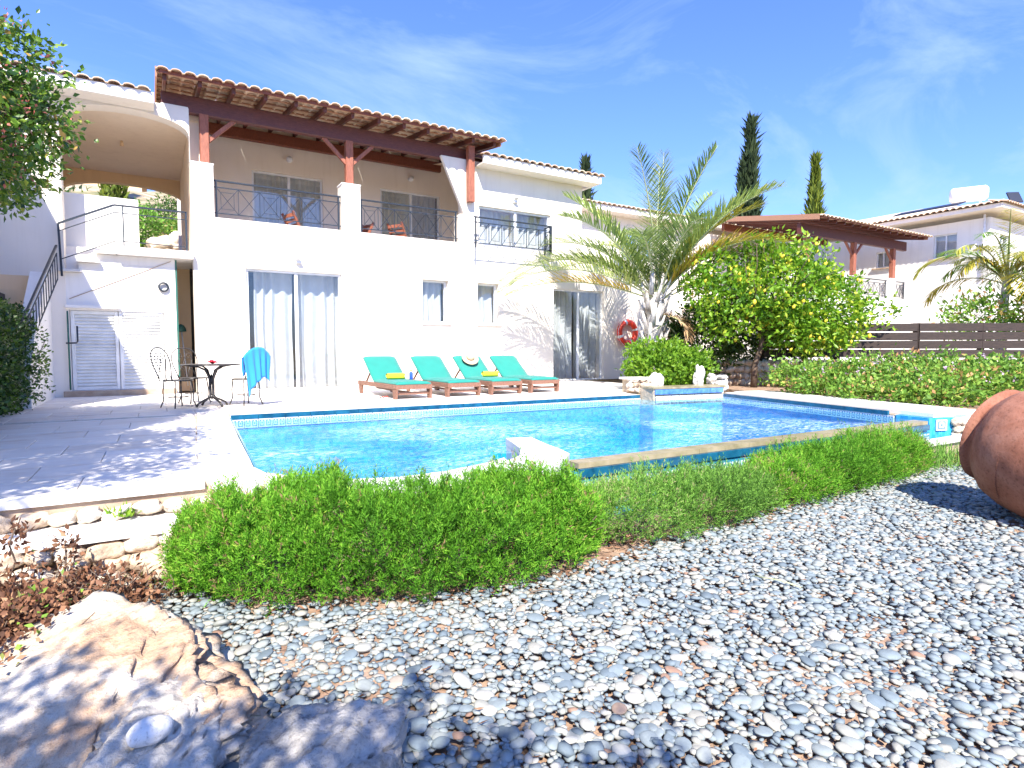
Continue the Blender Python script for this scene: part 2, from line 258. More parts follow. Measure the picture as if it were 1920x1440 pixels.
M['whitep'] = simple('white_plastic', (0.80, 0.80, 0.80), 10, 0.4, 0.05)
M['green_plastic'] = simple('dark_green_plastic', (0.03, 0.13, 0.10), 10, 0.45, 0.05)
M['bluep'] = simple('blue_plastic', (0.03, 0.10, 0.62), 10, 0.3, 0)
M['redflower'] = simple('red_flower', (0.75, 0.03, 0.06), 40, 0.6, 0.1)
M['panel'] = simple('solar_panel', (0.015, 0.02, 0.04), 2, 0.5, 0, spec=0.3)
M['hillmat'] = simple('dry_hillside', [(0.3, (0.10, 0.13, 0.05)), (0.5, (0.35, 0.27, 0.17)), (0.7, (0.50, 0.42, 0.32))], 0.8, 0.95, 0.6, 0.1)

# ------------------------------------------------------------------ builders
def link(o, parent=None):
    COL.objects.link(o)
    if parent is not None:
        o.parent = parent
        p = parent; off = Vector((0, 0, 0))
        o.matrix_parent_inverse = Matrix.Translation(-WORLD.get(parent.name, Vector((0, 0, 0))))
    WORLD[o.name] = WORLD.get(parent.name, Vector((0, 0, 0))).copy() * 0 if parent is not None else o.location.copy()
    return o
WORLD = {}
def tag(o, label=None, cat=None, group=None, kind=None):
    if label: o['label'] = label
    if cat: o['category'] = cat
    if group: o['group'] = group
    if kind: o['kind'] = kind
    return o
def empty(name, loc=(0, 0, 0), label=None, cat=None, group=None):
    o = bpy.data.objects.new(name, None); o.empty_display_size = 0.2; o.location = loc; link(o); return tag(o, label, cat, group)
def nmesh(name, V, F, smooth=False, attr=None, uv=None):
    """V (n,3) array, F (m,k) int array (k = 3 or 4) -> mesh, fast"""
    V = np.asarray(V, np.float32); F = np.asarray(F, np.int32); me = bpy.data.meshes.new(name); k = F.shape[1]
    me.vertices.add(len(V)); me.vertices.foreach_set('co', V.ravel())
    me.loops.add(F.size); me.loops.foreach_set('vertex_index', F.ravel())
    me.polygons.add(len(F)); me.polygons.foreach_set('loop_start', np.arange(0, F.size, k, dtype=np.int32))
    me.polygons.foreach_set('loop_total', np.full(len(F), k, np.int32))
    me.update(calc_edges=True)
    if smooth: me.polygons.foreach_set('use_smooth', np.ones(len(F), bool))
    if attr is not None:
        a = me.attributes.new('rnd', 'FLOAT', 'FACE' if len(attr) == len(F) else 'POINT'); a.data.foreach_set('value', np.asarray(attr, np.float32))
    return me
def mobj(name, me, mat, parent=None, loc=None):
    if mat is not None and len(me.materials) == 0: me.materials.append(mat)
    o = bpy.data.objects.new(name, me)
    if loc is not None: o.location = loc
    return link(o, parent)
class MB:
    def __init__(s): s.v = []; s.f = []; s.sm = []; s.uv = {}
    def add(s, vs, fs, smooth=False):
        b = len(s.v); s.v += [tuple(v) for v in vs]; s.f += [tuple(i + b for i in f) for f in fs]; s.sm += [smooth] * len(fs); return s
    def box(s, x0, x1, y0, y1, z0, z1, bev=0):
        if bev:
            return s.bar(((x0 + x1) / 2, (y0 + y1) / 2, z0), ((x0 + x1) / 2, (y0 + y1) / 2, z1), x1 - x0, y1 - y0, bev, up=(0, 1, 0))
        return s.add([(x0, y0, z0), (x1, y0, z0), (x1, y1, z0), (x0, y1, z0), (x0, y0, z1), (x1, y0, z1), (x1, y1, z1), (x0, y1, z1)],
                     [(0, 3, 2, 1), (4, 5, 6, 7), (0, 1, 5, 4), (1, 2, 6, 5), (2, 3, 7, 6), (3, 0, 4, 7)])
    def bar(s, a, b, w, h, bev=0, up=(0, 0, 1)):
        a = Vector(a); b = Vector(b); d = (b - a).normalized(); up = Vector(up)
        r = d.cross(up)
        if r.length < 1e-4: r = d.cross(Vector((0, 1, 0)))
        r.normalize(); u = r.cross(d).normalized(); w /= 2; h /= 2
        if not bev: pts = [(-w, -h), (w, -h), (w, h), (-w, h)]
        else: pts = [(-w + bev, -h), (w - bev, -h), (w, -h + bev), (w, h - bev), (w - bev, h), (-w + bev, h), (-w, h - bev), (-w, -h + bev)]
        n = len(pts); vs = [a + r * x + u * y for x, y in pts] + [b + r * x + u * y for x, y in pts]
        fs = [tuple(range(n - 1, -1, -1)), tuple(range(n, 2 * n))] + [(i, (i + 1) % n, n + (i + 1) % n, n + i) for i in range(n)]
        # orientation fixed by normals recalculation
        return s.add(vs, fs)
    def tube(s, pts, rad, n=8, cap=True, smooth=True, flat=1.0):
        pts = [Vector(p) for p in pts]; m = len(pts); rad = [rad] * m if isinstance(rad, (int, float)) else rad
        vs = []; prev = None
        for i, p in enumerate(pts):
            d = (pts[min(i + 1, m - 1)] - pts[max(i - 1, 0)])
            d = d.normalized() if d.length > 1e-9 else Vector((0, 0, 1))
            if prev is None:
                r = d.cross(Vector((0, 0, 1)));
                if r.length < 0.05: r = d.cross(Vector((0, 1, 0)))
            else:
                r = prev - d * prev.dot(d)
            r.normalize(); prev = r; u = d.cross(r)
            for k in range(n):
                a = 2 * math.pi * k / n; vs.append(p + r * math.cos(a) * rad[i] + u * math.sin(a) * rad[i] * flat)
        fs = [(i * n + k, i * n + (k + 1) % n, (i + 1) * n + (k + 1) % n, (i + 1) * n + k) for i in range(m - 1) for k in range(n)]
        s.add(vs, fs, smooth)
        if cap:
            b = len(s.v) - len(vs); s.f += [tuple(b + k for k in range(n - 1, -1, -1)), tuple(b + (m - 1) * n + k for k in range(n))]; s.sm += [False, False]
        return s
    def lathe(s, prof, n=24, mtx=None, smooth=True):
        vs = []; mtx = mtx or Matrix.Identity(4)
        for r, z in prof:
            for k in range(n):
                a = 2 * math.pi * k / n; vs.append(mtx @ Vector((r * math.cos(a), r * math.sin(a), z)))
        fs = [(i * n + k, i * n + (k + 1) % n, (i + 1) * n + (k + 1) % n, (i + 1) * n + k) for i in range(len(prof) - 1) for k in range(n)]
        return s.add(vs, fs, smooth)
    def prism(s, poly, axis, c0, c1):
        """poly: 2-D outline; axis 'y' -> (x,z) outline extruded along y, 'z' -> (x,y), 'x' -> (y,z)"""
        f = {'y': lambda p, c: (p[0], c, p[1]), 'z': lambda p, c: (p[0], p[1], c), 'x': lambda p, c: (c, p[0], p[1])}[axis]
        n = len(poly); vs = [f(p, c0) for p in poly] + [f(p, c1) for p in poly]
        return s.add(vs, [tuple(range(n - 1, -1, -1)), tuple(range(n, 2 * n))] + [(i, (i + 1) % n, n + (i + 1) % n, n + i) for i in range(n)])
    def mesh(s, name):
        me = bpy.data.meshes.new(name); me.from_pydata(s.v, [], s.f)
        for p, q in zip(me.polygons, s.sm): p.use_smooth = q
        import bmesh
        bm = bmesh.new(); bm.from_mesh(me); bmesh.ops.recalc_face_normals(bm, faces=bm.faces); bm.to_mesh(me); bm.free(); me.update(); return me
    def build(s, name, mat, parent=None): return mobj(name, s.mesh(name), mat, parent)
def copy_tree(o, parent=None, loc=None, rot=None, mats=None):
    c = o.copy(); COL.objects.link(c)
    if parent is not None: c.parent = parent
    if loc is not None: c.location = loc
    if rot is not None: c.rotation_euler = rot
    for ch in list(o.children): copy_tree(ch, c)
    return c
def wallgrid(mb, x0, x1, z0, z1, ya, yb, holes):
    """wall in the xz plane between ya and yb, with rectangular holes (x0,x1,z0,z1)"""
    xs = sorted({x0, x1, *[h[0] for h in holes], *[h[1] for h in holes]}); zs = sorted({z0, z1, *[h[2] for h in holes], *[h[3] for h in holes]})
    xs = [x for x in xs if x0 <= x <= x1]; zs = [z for z in zs if z0 <= z <= z1]
    nx, nz = len(xs) - 1, len(zs) - 1
    def solid(i, j):
        if not (0 <= i < nx and 0 <= j < nz): return False
        cx, cz = (xs[i] + xs[i + 1]) / 2, (zs[j] + zs[j + 1]) / 2
        return not any(h[0] < cx < h[1] and h[2] < cz < h[3] for h in holes)
    for i in range(nx):
        for j in range(nz):
            if not solid(i, j): continue
            a, b, c, d = xs[i], xs[i + 1], zs[j], zs[j + 1]
            mb.add([(a, ya, c), (b, ya, c), (b, ya, d), (a, ya, d)], [(0, 1, 2, 3)]); mb.add([(a, yb, c), (b, yb, c), (b, yb, d), (a, yb, d)], [(3, 2, 1, 0)])
            if not solid(i - 1, j): mb.add([(a, ya, c), (a, ya, d), (a, yb, d), (a, yb, c)], [(0, 1, 2, 3)])
            if not solid(i + 1, j): mb.add([(b, ya, c), (b, yb, c), (b, yb, d), (b, ya, d)], [(0, 1, 2, 3)])
            if not solid(i, j - 1): mb.add([(a, ya, c), (a, yb, c), (b, yb, c), (b, ya, c)], [(0, 1, 2, 3)])
            if not solid(i, j + 1): mb.add([(a, ya, d), (b, ya, d), (b, yb, d), (a, yb, d)], [(0, 1, 2, 3)])
    return mb
def rawbuild(mb, name, mat, parent=None):
    me = bpy.data.meshes.new(name); me.from_pydata(mb.v, [], mb.f); me.update(); return mobj(name, me, mat, parent)

# ---- stones
def fbm(p, o=4):
    return mnoise.fractal(Vector(p), 1.0, 2.0, o)
import bmesh
def stone_mesh(name, sx, sy, sz, seed, sub=3, amp=0.18, freq=1.6, flat=0.0, angular=0.0):
    bm = bmesh.new(); bmesh.ops.create_icosphere(bm, subdivisions=sub, radius=1.0)
    for v in bm.verts:
        c = v.co.copy()
        if angular:
            k = max(abs(c.x), abs(c.y), abs(c.z)); c = c.lerp(c / k * 0.86, angular)
        n = mnoise.fractal(c * freq + Vector((seed * 3.1, seed * 1.7, seed)), 1.0, 2.0, 4)
        n2 = abs(mnoise.noise(c * freq * 2.3 + Vector((seed, 9, 2))))
        c *= 1 + amp * n - amp * 0.6 * n2
        v.co = Vector((c.x * sx, c.y * sy, c.z * sz * (1 if c.z > 0 else 1 - flat)))
    me = bpy.data.meshes.new(name); bm.to_mesh(me); bm.free()
    for p in me.polygons: p.use_smooth = True
    return me

# ---- foliage
def leaf_arrays(P, D, L, Wd, fold=0.25, rnd=None, rng=RNG):
    """folded leaf quads: P base points, D directions, L lengths, Wd widths -> V, F(quads as 2 tris folded), attr"""
    n = len(P); D = D / np.linalg.norm(D, axis=1, keepdims=True)
    r = rng.normal(size=(n, 3)); S = np.cross(D, r); S /= np.linalg.norm(S, axis=1, keepdims=True) + 1e-9; N = np.cross(S, D)
    L = np.broadcast_to(L, n)[:, None]; Wd = np.broadcast_to(Wd, n)[:, None]
    mid = P + D * L * 0.45
    v0 = P; v1 = mid + S * Wd * 0.5 + N * Wd * fold; v2 = P + D * L; v3 = mid - S * Wd * 0.5 + N * Wd * fold
    V = np.stack([v0, v1, v2, v3], 1).reshape(-1, 3); b = np.arange(n)[:, None] * 4
    F = np.concatenate([b + [0, 1, 2], b + [0, 2, 3]], 1).reshape(-1, 3)
    if rnd is None: rnd = rng.random(n)
    return V, F, np.repeat(rnd, 2)
def merge(parts):
    Vs, Fs, As = [], [], []; o = 0
    for V, F, A in parts: Vs.append(V); Fs.append(F + o); As.append(A); o += len(V)
    return np.concatenate(Vs), np.concatenate(Fs), np.concatenate(As)
def clump_points(blobs, n, rng, shell=0.55):
    """points spread through ellipsoids, biased outward; returns points and outward directions"""
    w = np.array([b[3] * b[4] * b[5] for b in blobs]); w = w / w.sum(); idx = rng.choice(len(blobs), n, p=w); B = np.array([b[:6] for b in blobs])[idx]
    d = rng.normal(size=(n, 3)); d /= np.linalg.norm(d, axis=1, keepdims=True); r = (shell + (1 - shell) * rng.random(n) ** 0.6)[:, None] * (0.9 + 0.25 * rng.random(n))[:, None]
    return B[:, :3] + d * r * B[:, 3:6], d
def sprays(blobs, ncl, per, rng, spread, L, Wd, up=0.3, shell=0.5, zmin=None, bright=0.5):
    C, d = clump_points(blobs, ncl, rng, shell)
    P = np.repeat(C, per, 0) + rng.normal(size=(ncl * per, 3)) * spread
    Dd = np.repeat(d, per, 0) * 0.6 + rng.normal(size=(ncl * per, 3)) * 0.7 + np.array([0, 0, up])
    tone = np.repeat(np.clip(bright + rng.normal(size=ncl) * 0.22, 0, 1), per); tone = np.clip(tone + rng.normal(size=ncl * per) * 0.16, 0, 1)
    if zmin is not None:
        k = P[:, 2] > zmin; P, Dd, tone = P[k], Dd[k], tone[k]
    n = len(P); return leaf_arrays(P, Dd, L * (0.7 + 0.6 * rng.random(n)), Wd * (0.7 + 0.6 * rng.random(n)), 0.2, tone, rng)
def foliage(name, arr, mat, parent): V, F, A = arr; return mobj(name, nmesh(name, V, F, False, A), mat, parent)
def branch_pts(a, b, wob, n, rng):
    a = Vector(a); b = Vector(b); return [a.lerp(b, t / n) + Vector(rng.normal(size=3)) * wob * math.sin(math.pi * t / n) for t in range(n + 1)]

# ================================================================== GROUND
GZ = -0.45
def grid_mesh(x0, x1, y0, y1, nx, ny, hf):
    xs = np.linspace(x0, x1, nx); ys = np.linspace(y0, y1, ny); X, Y = np.meshgrid(xs, ys); Z = hf(X, Y)
    V = np.stack([X, Y, Z], -1).reshape(-1, 3); i = np.arange(nx - 1)[None, :] + np.arange(ny - 1)[:, None] * nx
    F = np.stack([i, i + 1, i + 1 + nx, i + nx], -1).reshape(-1, 4); return nmesh('ground', V, F, True)
far = MB()
for xa, xb, ya, yb in ((-400, 0.3, -400, 600), (9.2, 600, -400, 600), (0.3, 9.2, -400, 3.3), (0.3, 9.2, 8.0, 600)):
    far.add([(xa, ya, GZ - .06), (xb, ya, GZ - .06), (xb, yb, GZ - .06), (xa, yb, GZ - .06)], [(0, 1, 2, 3)])
tag(far.build('ground', M['hillmat']), kind='structure')
bed = tag(mobj('garden_bed', grid_mesh(-3.5, 12, -3, 3.36, 160, 80, lambda X, Y: GZ - 0.012 + 0.02 * np.sin(X * 2.1) * np.cos(Y * 2.7) + 0.008 * np.sin(X * 9 + Y * 7)), M['soil']), kind='structure')

# ================================================================== POOL and PATIO
POOL = [(0.73, 7.75), (7.16, 7.62), (7.16, 7.29), (8.66, 7.10), (7.95, 3.62), (2.62, 3.66), (2.60, 4.15), (2.36, 4.28), (2.22, 3.95), (2.05, 3.72), (1.82, 3.56), (1.55, 3.47), (1.25, 3.46), (0.98, 3.55), (0.76, 3.74), (0.60, 3.98), (0.55, 4.20)]
WZ = -0.085
def ring_band(mb, a, b, z0, z1):
    mb.add([(a[0], a[1], z0), (b[0], b[1], z0), (b[0], b[1], z1), (a[0], a[1], z1)], [(0, 1, 2, 3)])
basin = MB(); n = len(POOL)
basin.add([(x, y, -1.25) for x, y in POOL], [tuple(range(n))])
for i in range(n):
    a, b = POOL[i], POOL[(i + 1) % n]; top = -0.16
    if i == 4: top = -0.12
    ring_band(basin, a, b, -1.25, top)
pool = empty('swimming_pool', (4, 5.5, 0), 'long blue infinity pool with a curved left end in front of the white villa', 'swimming pool')
rawbuild(basin, 'basin', M['pool'], pool)
# entry steps under water at the left end
for k in range(3):
    MB().box(0.62 + 0.02 * k, 1.15 + 0.45 * k, 4.9 + .02 * k, 7.72 - .01 * k, -1.24, -0.42 - 0.27 * k).build('underwater_step', M['pool'], pool)
wat = MB()
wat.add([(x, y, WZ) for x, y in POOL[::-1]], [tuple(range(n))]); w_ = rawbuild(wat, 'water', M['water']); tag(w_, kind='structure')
# waterline tiles with the key pattern, one object each
def band_tile_mesh(w, h, rep_=2):
    m = MB().box(-w / 2, w / 2, -0.008, 0.008, 0, h).mesh('band_tile'); uv = m.uv_layers.new(name='UVMap')
    for p in m.polygons:
        for li in p.loop_indices:
            c = m.vertices[m.loops[li].vertex_index].co; uv.data[li].uv = ((c.x + w / 2) / w * rep_, c.z / h)
    return m
tm = band_tile_mesh(0.148, 0.105); tmb = band_tile_mesh(0.148, 0.13, 1); tmb.materials.append(M['band']); tm.materials.append(M['band'])
tm2 = band_tile_mesh(0.148, 0.13); tm2.materials.append(M['band_teal'])
def tile_run(a, b, z, mesh, off=0.0, w=0.155, parent=None):
    a = Vector((*a, 0)); b = Vector((*b, 0)); d = b - a; L = d.length; k = max(1, int(L / w)); ang = math.atan2(d.y, d.x); nrm = Vector((-d.y, d.x, 0)).normalized()
    for i in range(k):
        p = a + d * ((i + 0.5) / k) + nrm * off; o = bpy.data.objects.new('band_tile', mesh); o.location = (p.x, p.y, z); o.rotation_euler.z = ang
        COL.objects.link(o); o.parent = parent or pool; o.matrix_parent_inverse = Matrix.Translation(-Vector((parent or pool).location))
tile_run(POOL[0], POOL[1], -0.165, tm, -0.010)
tile_run((7.18, 7.27), (8.64, 7.08), -0.115, tm, -0.010)
tile_run(POOL[3], (8.0, 3.90), -0.165, tm, -0.010)
tile_run(POOL[16], POOL[0], -0.165, tm2, -0.010)
for i in range(8, 16): tile_run(POOL[i], POOL[i + 1], -0.165, tm2, -0.010, 0.14)
# dark blue capping tiles over the pattern band, coping shadow included in their colour
def strip(a, b, z0, z1, th, name, mat, parent, seg=0.30):
    a = Vector((*a, 0)); b = Vector((*b, 0)); d = b - a; L = d.length; k = max(1, round(L / seg)); dn = d.normalized(); nr = Vector((-dn.y, dn.x, 0)); ang = math.atan2(d.y, d.x)
    me = MB().box(-L / k / 2 + 0.002, L / k / 2 - 0.002, -th / 2, th / 2, 0, z1 - z0).mesh(name); me.materials.append(mat)
    for i in range(k):
        p = a + d * ((i + 0.5) / k); o = bpy.data.objects.new(name, me); o.location = (p.x, p.y, z0); o.rotation_euler.z = ang; COL.objects.link(o); o.parent = parent; o.matrix_parent_inverse = Matrix.Translation(-Vector(parent.location))
strip((0.74, 7.742), (7.15, 7.612), -0.058, -0.004, 0.03, 'capping_tile', M['bluetile_shaded'], pool, 0.31)
strip((8.645, 7.09), (8.01, 3.98), -0.058, -0.004, 0.03, 'capping_tile', M['bluetile_shaded'], pool, 0.31)
strip((7.18, 7.275), (8.64, 7.085), 0.018, 0.10, 0.03, 'capping_tile', M['bluetile_shaded2'], pool, 0.31)
# raised spa wall in the nook
MB().prism([(7.17, 7.30), (8.70, 7.11), (8.78, 7.50), (7.20, 7.66)], 'z', -0.16, 0.105).build('spa_wall', M['mortar'], pool)
MB().prism([(7.14, 7.285), (8.72, 7.08), (8.80, 7.46), (7.20, 7.64)], 'z', 0.107, 0.14).build('spa_coping', M['coping_tan'], pool)
# infinity edge: sandstone sill, tiled outer wall, trough below
strip((2.70, 3.60), (7.90, 3.555), -0.118, -0.078, 0.155, 'sill_stone', M['coping_tan'], pool, 0.62)
MB().prism([(2.60, 3.54), (7.98, 3.49), (7.98, 3.64), (2.60, 3.69)], 'z', -1.2, -0.15).build('outer_wall', M['pool'], pool)
strip((2.70, 3.515), (7.90, 3.47), -0.185, -0.12, 0.034, 'capping_tile', M['bluetile_shaded'], pool, 0.31)
tile_run((2.68, 3.515), (7.9, 3.47), -0.335, tm2, -0.010)
strip((2.70, 3.515), (7.90, 3.47), -0.42, -0.342, 0.026, 'capping_tile', M['bluetile_shaded2'], pool, 0.31)
# trough at the right end, seen past the hedge
MB().box(3.2, 8.6, 3.12, 3.20, -0.60, -0.262).build('trough_wall', M['render_brown'], pool)
for i in range(9): MB().box(3.2 + i * 0.6, 3.797 + i * 0.6, 3.08, 3.24, -0.26, -0.225, 0.004).build('trough_coping', M['coping'], pool)
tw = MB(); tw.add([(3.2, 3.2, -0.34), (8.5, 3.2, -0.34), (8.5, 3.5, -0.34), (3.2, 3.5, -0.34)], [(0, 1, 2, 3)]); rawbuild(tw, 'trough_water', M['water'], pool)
MB().prism([(7.985, 3.50), (8.60, 3.26), (8.9, 3.60), (8.7, 3.9), (8.02, 3.9)], 'z', -0.7, -0.048).build('end_wall', M['pool'], pool)
tile_run((7.99, 3.498), (8.27, 3.388), -0.20, tmb, -0.012)
MB().prism([(8.03, 3.91), (8.70, 3.91), (9.3, 7.1), (8.68, 7.08)], 'z', -0.7, -0.048).build('side_footing', M['mortar'], pool)
# sunlit spur at the left end of the infinity edge
spur = [(2.58, 4.40), (2.80, 4.33), (2.70, 3.95), (2.66, 3.72), (2.60, 3.50), (2.42, 3.32), (2.20, 3.20), (2.02, 3.12), (2.02, 3.46), (2.24, 3.62), (2.40, 3.86), (2.50, 4.15)]
MB().prism(spur, 'z', -0.045, 0.012).build('spur_coping', M['coping'], pool)
MB().prism([(x * 0.985 + 0.035, y * 0.985 + 0.05) for x, y in spur], 'z', -0.8, -0.047).build('spur_base', M['wall_white'], pool)
# coping stones round the curve and the left side
def offset_curve(pts, d):
    out = []
    for i, p in enumerate(pts):
        a = Vector(pts[max(i - 1, 0)]); b = Vector(pts[min(i + 1, len(pts) - 1)]); t = (b - a).normalized(); out.append((p[0] + t.y * d, p[1] - t.x * d))
    return out
curve = [(2.12, 3.64), (1.95, 3.55), (1.82, 3.50), (1.55, 3.42), (1.25, 3.41), (0.98, 3.50), (0.76, 3.69), (0.57, 3.96), (0.53, 4.20), (0.55, 4.55), (0.575, 5.1), (0.60, 5.65), (0.63, 6.2), (0.66, 6.75), (0.69, 7.3), (0.715, 7.79)]
oc = offset_curve(curve, -0.325)
oc[0] = (2.02, 3.34)
for i in range(len(curve) - 1):
    a, b, c, d = curve[i], curve[i + 1], oc[i + 1], oc[i]
    q = [Vector(x) for x in (a, b, c, d)]; g = sum(q, Vector((0, 0))) / 4; q = [g + (x - g) * 0.988 for x in q]
    MB().prism([tuple(x) for x in q], 'z', -0.05, 0.006).build('coping_stone', M['coping'], pool)
strip((0.74, 7.91), (7.10, 7.775), -0.045, 0.006, 0.30, 'coping_stone', M['coping'], pool, 0.6)
strip((8.92, 7.10), (8.22, 3.45), -0.045, 0.006, 0.36, 'coping_stone', M['coping'], pool, 0.6)
strip((9.50, 7.20), (8.70, 3.44), -0.045, 0.004, 0.66, 'coping_stone', M['coping'], pool, 0.6)
# outer retaining wall under the curved end
outer = [(0.10, 3.99), (0.22, 3.97)] + [oc[i] for i in range(9, 0, -1) if i < 8] + [(2.03, 3.30)]
ow = MB()
for i in range(len(outer) - 1): ow.add([(*outer[i], -0.9), (*outer[i + 1], -0.9), (*outer[i + 1], -0.052), (*outer[i], -0.052)], [(0, 1, 2, 3)])
rawbuild(ow, 'curved_retaining_wall', M['render_brown'], pool)

patio = MB(); patio.prism([(-6, 3.92), (0.30, 3.95), (0.34, 4.4), (0.44, 7.80), (0.45, 8.06), (9.3, 7.92), (9.3, 12.2), (13.5, 12.2), (13.5, 20), (-6, 20)], 'z', -0.6, -0.022)
pt = tag(patio.build('patio', M['mortar']), kind='structure')
lip = MB().box(-6, 0.10, 3.90, 3.97, -0.05, 0.0); 
# paving slabs, one object each
cache = {}
def slab(x0, x1, y0, y1):
    w, d = round(x1 - x0, 3), round(y1 - y0, 3)
    if (w, d) not in cache:
        me = MB().bar((0, -d / 2 + 0.003, -0.010), (0, d / 2 - 0.003, -0.010), w - 0.006, 0.022, 0.003).mesh('paving_slab'); me.materials.append(M['pave']); cache[(w, d)] = me
    o = bpy.data.objects.new('paving_slab', cache[(w, d)]); o.location = ((x0 + x1) / 2, (y0 + y1) / 2, random.uniform(-0.0015, 0.0015)); o.rotation_euler = (random.uniform(-.001, .001), random.uniform(-.001, .001), 0)
    COL.objects.link(o); o.parent = pt
cnt = 0
for r in range(8):                                        # left terrace
    y0 = 3.93 + r * 0.5
    for c in range(5):
        x1 = (0.215 + 0.021 * r if c == 0 else 0.20 + 0.025 * r - c * 0.6) - (0.3 if r % 2 and c else 0)
        x0 = 0.20 + 0.025 * r - c * 0.6 - (0.3 if r % 2 and c else 0) - (0.6 if not (r % 2 and c == 0) else 0.9)
        slab(x0, x1, y0, y0 + 0.5); cnt += 1
for r in range(8):                                        # strip in front of the villa
    y0 = 8.07 + r * 0.5; x = -2.6 + (0.3 if r % 2 else 0); lim = 9.2
    if r == 7: break
    while x < lim:
        slab(x, min(x + 0.6, 9.2), y0, y0 + 0.5); x += 0.6; cnt += 1
slabs_total = cnt
MB().box(-6, 9.2, 11.575, 11.99, -0.02, 0.0).build('paving_edge', M['pave'], pt)
# stone steps at the left, with rubble risers
steps = empty('garden_steps', (-0.3, 3.8, GZ), 'two pale stone steps with rubble risers at the left end of the terrace', 'steps')
MB().box(-4, 0.225, 3.905, 3.99, -0.045, 0.004).build('upper_nosing', M['coping'], steps)
MB().box(-4, 0.24, 3.93, 4.0, -0.5, -0.047).build('upper_riser', M['render_brown'], steps)
MB().box(-4, 0.20, 3.62, 3.925, -0.20, -0.160, 0.004).build('tread', M['coping'], steps)
MB().box(-4, 0.16, 3.70, 3.92, -0.6, -0.202).build('lower_riser', M['render_brown'], steps)
def put_stone(me, name, loc, rot, parent, mat, sc=(1, 1, 1)):
    if len(me.materials) == 0: me.materials.append(mat)
    o = bpy.data.objects.new(name, me); o.location = loc; o.rotation_euler = rot; o.scale = sc; COL.objects.link(o)
    if parent is not None: o.parent = parent; o.matrix_parent_inverse = Matrix.Translation(-Vector(parent.location))
    return o
STN = [stone_mesh('stone', 1, 1, 1, s, 3, 0.30, 1.3, 0, 0.45) for s in range(8)]
for m_ in STN: m_.materials.append(M['limestone'])
x = -1.55
while x < 0.2:
    w = random.uniform(0.05, 0.10)
    put_stone(random.choice(STN), 'stone', (x + w, 3.895, -0.115 + random.uniform(-.012, .012)), (random.uniform(-.3, .3), random.uniform(-.4, .4), random.uniform(-.3, .3)), steps, None, (w, 0.055, random.uniform(0.036, 0.05))); x += w * 1.85
for row in range(3):
    x = -1.6
    while x < 0.2:
        w = random.uniform(0.06, 0.15 if row else 0.11)
        put_stone(random.choice(STN), 'stone', (x + w, 3.66 - 0.05 * row + random.uniform(-.02, .02), -0.25 - 0.075 * row + random.uniform(-.015, .015)), (random.uniform(-.4, .4), random.uniform(-.4, .4), random.uniform(-.5, .5)), steps, None, (w, random.uniform(.07, .10), random.uniform(0.04, 0.065))); x += w * 1.7

# ================================================================== VILLA
villa = empty('villa', (4, 12, 0), 'big two storey cream white villa behind the pool with balconies and a corner archway', 'house')
VY = 12.0
def vb(mb, name, mat): return mb.build(name, mat, villa)
holesL = [(1.47, 3.23, 0.0, 2.28), (4.96, 5.58, 1.36, 2.29), (6.30, 6.86, 1.36, 2.29), (8.40, 9.98, 0.0, 2.27)]
rawbuild(wallgrid(MB(), 0.62, 11.75, 0.0, 3.15, VY, VY + 0.3, holesL), 'wall', M['wall'], villa)
rawbuild(wallgrid(MB(), 5.975, 9.25, 3.152, 4.98, VY + 0.001, VY + 0.3, [(6.34, 8.30, 3.152, 4.02)]), 'wall', M['wall'], villa)
vb(MB().prism([(5.42, 4.98), (5.973, 4.98), (5.973, 3.78)], 'y', VY + 0.001, VY + 0.09), 'sloping_wing_wall', M['wall'])
vb(MB().box(5.86, 5.973, VY + 0.002, VY + 0.3, 3.152, 3.777), 'wall', M['wall'])
rawbuild(wallgrid(MB(), 0.625, 7.4, 2.66, 5.755, 14.5, 14.7, [(1.95, 3.50, 2.66, 4.78), (4.90, 6.50, 2.66, 4.78)]), 'wall', M['wall_balc_fill'], villa)
vb(MB().box(0.63, 7.4, VY + 0.302, 14.498, 2.50, 2.655), 'balcony_floor', M['pave'])
vb(MB().box(7.402, 7.55, VY + 0.302, 14.7, 2.50, 4.9), 'wall', M['wall'])
vb(MB().box(9.05, 9.249, VY + 0.302, 17, 3.0, 4.98), 'side_wall', M['wall'])
vb(MB().box(11.5, 11.749, VY + 0.302, 19, 0, 3.148), 'side_wall', M['wall'])
vb(MB().box(0.63, 11.49, 18.9, 19.1, 0, 5.6), 'back_wall', M['wall'])
vb(MB().box(9.26, 11.49, VY + 0.302, 18.89, 2.9, 3.0), 'terrace_floor', M['pave'])
vb(MB().box(0.64, 8.9, 14.9, 18.8, 2.50, 2.66), 'floor_slab', M['dark'])
vb(MB().box(0.64, 11.4, 15.6, 15.7, 0.0, 2.49), 'inner_wall', M['dark'])
vb(MB().box(0.64, 8.9, 16.4, 16.5, 2.67, 5.5), 'inner_wall', M['dark'])
for x0, x1 in ((0.62, 0.98), (3.27, 3.64)):
    vb(MB().box(x0, x1, VY - 0.002, VY + 0.34, 3.153, 4.06, 0.006), 'pillar', M['wall'])
    vb(MB().box(x0 - 0.01, x1 + 0.01, VY - 0.012, VY + 0.35, 4.062, 4.09, 0.006), 'pillar_cap', M['wall_white'])
